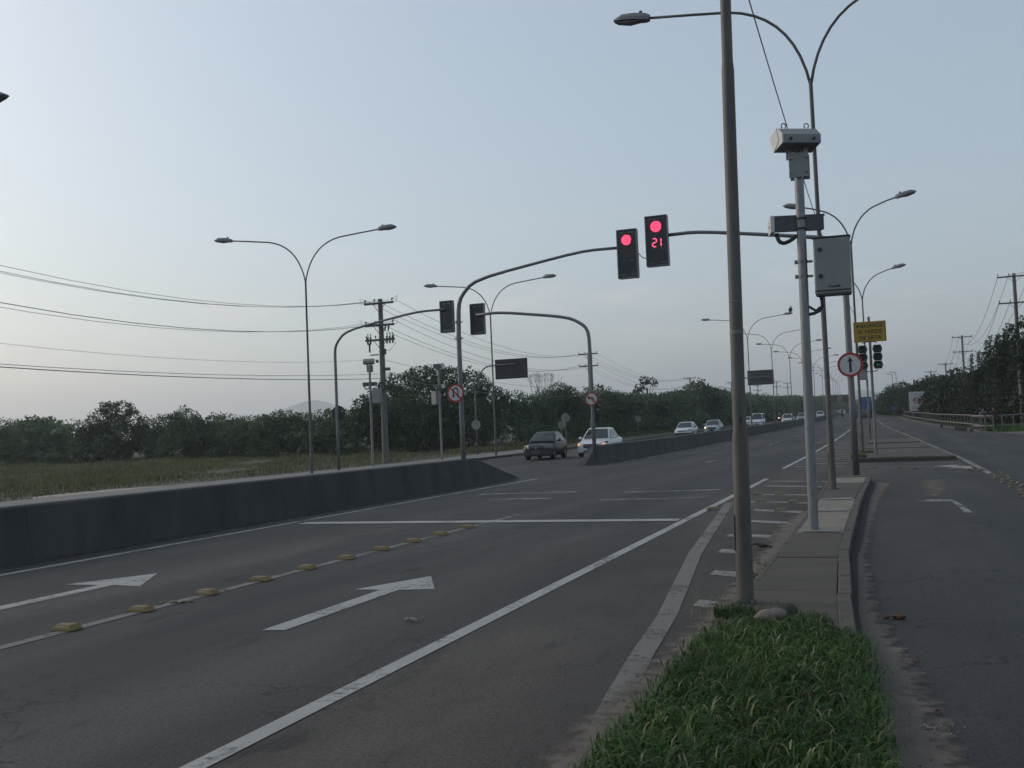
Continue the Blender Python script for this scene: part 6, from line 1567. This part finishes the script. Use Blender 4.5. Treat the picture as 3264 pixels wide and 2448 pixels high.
for dx, dy, r_ in ((-.03, 0, .03), (.015, .01, .034), (.05, -.01, .02), (.10, .05, .012)): mb.ell((dx, dy, .010), (r_, r_ * .7, .015), 8, 5, .25)
tag(mb.build('litter', mat('dirty_paper', (0.10, 0.095, 0.085), 0.9, col2=(0.32, 0.31, 0.29), scale=25), None, False, (-4.09, 8.17, .02)), 'crumpled pale litter just right of the solid line', 'litter')
mb = MB(); mb.ell((0, 0, .012), (.055, .03, .022), 8, 5, .25); mb.ell((-.09, 0, .008), (.03, .02, .012), 7, 4, .25)
tag(mb.build('dead_leaf', mat('brown_leaf', (0.075, 0.035, 0.018), 0.8, var=.3, scale=20), None, False, (-0.07, 8.85, .012)), 'brown curled dead leaf on the turning lane beside the kerb', 'leaf')
mb = MB(); mb.tube([(-.16, 0, .02), (-.03, .03, .05), (.10, 0, .03), (.16, -.02, .02)], .012, 5); mb.ell((.03, .02, .02), (.08, .04, .02), 7, 4, .2)
tag(mb.build('twig', mat('dark_twig', (0.03, 0.025, 0.02), 0.9), None, False, (-1.72, 13.4, .02)), 'dark twig and rubbish lying by the left kerb of the median', 'twig')
REDBIT = mat('red_scrap', (0.12, 0.02, 0.016), 0.7)
for k, (x, y, lab) in enumerate([(-1.44, 10.6, 'tiny red scrap at the left kerb behind the tall lamp post'), (0.03, 7.25, 'tiny red petals on the sand beside the grass tuft'), (0.12, 6.1, 'red scrap on the sand strip, closest to the camera')]):
    mb = MB(); mb.ell((0, 0, .006), (.012, .009, .008), 6, 4, .2); mb.ell((.014, .01, .006), (.008, .006, .005), 6, 4, .2); tag(mb.build('litter', REDBIT, None, False, (x, y, .02)), lab, 'litter')
mb = MB(); random.seed(3)
for _ in range(40):
    a = random.uniform(0, 6.28); q = abs(random.gauss(0, .10)); s_ = random.uniform(.002, .0045); mb.ell((q * math.cos(a), q * .8 * math.sin(a), .004), (s_, s_, s_ * .7), 5, 3)
tag(mb.build('broken_glass', mat('glass_crumbs', (0.34, 0.36, 0.40), 0.3), None, False, (0.07, 5.78, .018)), 'scatter of broken glass crumbs on the sand strip', kind='stuff')
mb = MB()
for _ in range(420):
    y = random.uniform(4, 26); x = kr(y) + abs(random.gauss(0, .22)) + .01; s_ = random.uniform(.0025, .0075); mb.ell((x, y, .018), (s_, s_, s_ * .7), 5, 3, .2)
for _ in range(260):
    y = random.uniform(5, 22); x = kl(y) - abs(random.gauss(0, .25)) - .01; s_ = random.uniform(.0025, .0075); mb.ell((x, y, .02), (s_, s_, s_ * .7), 5, 3, .2)
tag(mb.build('gravel', mat('grit', (0.07, 0.062, 0.055), 0.9, var=.3, scale=30)), 'loose grit along both kerbs of the near median', kind='stuff')

# ------------------------------------------------------------------ hills far off and the hazy air
HILL = mat('wooded_hill', (0.05, 0.06, 0.045), 0.95, col2=(0.09, 0.10, 0.07), scale=0.03)
def hill(label, x, y, h, rad, ry=1.0, seed=1):
    rs = np.random.default_rng(seed); mb = MB(); vs = []; N, K = 60, 16; zb = gz(y) - 1.0
    ph = rs.uniform(0, 6.28, 6)
    for i in range(K + 1):
        f = i / K
        for k in range(N):
            a = 2 * math.pi * k / N; wob = 1 + .10 * math.sin(2 * a + ph[0]) + .07 * math.sin(3 * a + ph[1]) + .04 * math.sin(7 * a + ph[2])
            r_ = rad * (1 - f) * wob; z = h * (0.5 - 0.5 * math.cos(math.pi * f)) ** 0.8 * (1 + .05 * math.sin(5 * a + ph[3]) * (1 - f))
            vs.append((x + r_ * math.cos(a), y + r_ * ry * math.sin(a), zb + z * (1 + rs.normal(0, .022))))
    mb._add(vs, [(i * N + k, i * N + (k + 1) % N, (i + 1) * N + (k + 1) % N, (i + 1) * N + k) for i in range(K) for k in range(N)])
    o = mb.build('hill', HILL, None, True); tag(o, label, kind='structure'); return o
hill('pale rounded hill above the left woods', -2140, 3500, 118, 290, 1.0, 2)
hill('faint far hill behind the left trees', -540, 3700, 82, 150, .8, 4)
hill('faint far mountain over the end of the road', -110, 3800, 58, 160, .8, 6)
hill('lower faint hill right of the road end', 60, 3900, 32, 180, .8, 9)

hz = bpy.data.materials.new('haze'); hz.use_nodes = True
hn, hl_ = hz.node_tree.nodes, hz.node_tree.links
hn.remove(hn['Principled BSDF'])
pv = hn.new('ShaderNodeVolumePrincipled'); pv.inputs['Color'].default_value = (0.86, 0.88, 0.92, 1); pv.inputs['Density'].default_value = HAZE_D; pv.inputs['Anisotropy'].default_value = 0.5
hl_.new(pv.outputs[0], hn['Material Output'].inputs['Volume'])
mb = MB(); mb.box((-750, 2220, 84), (4600, 4600, 172)); hb = mb.build('haze', hz); tag(hb, 'pale evening haze over the whole road', kind='stuff')
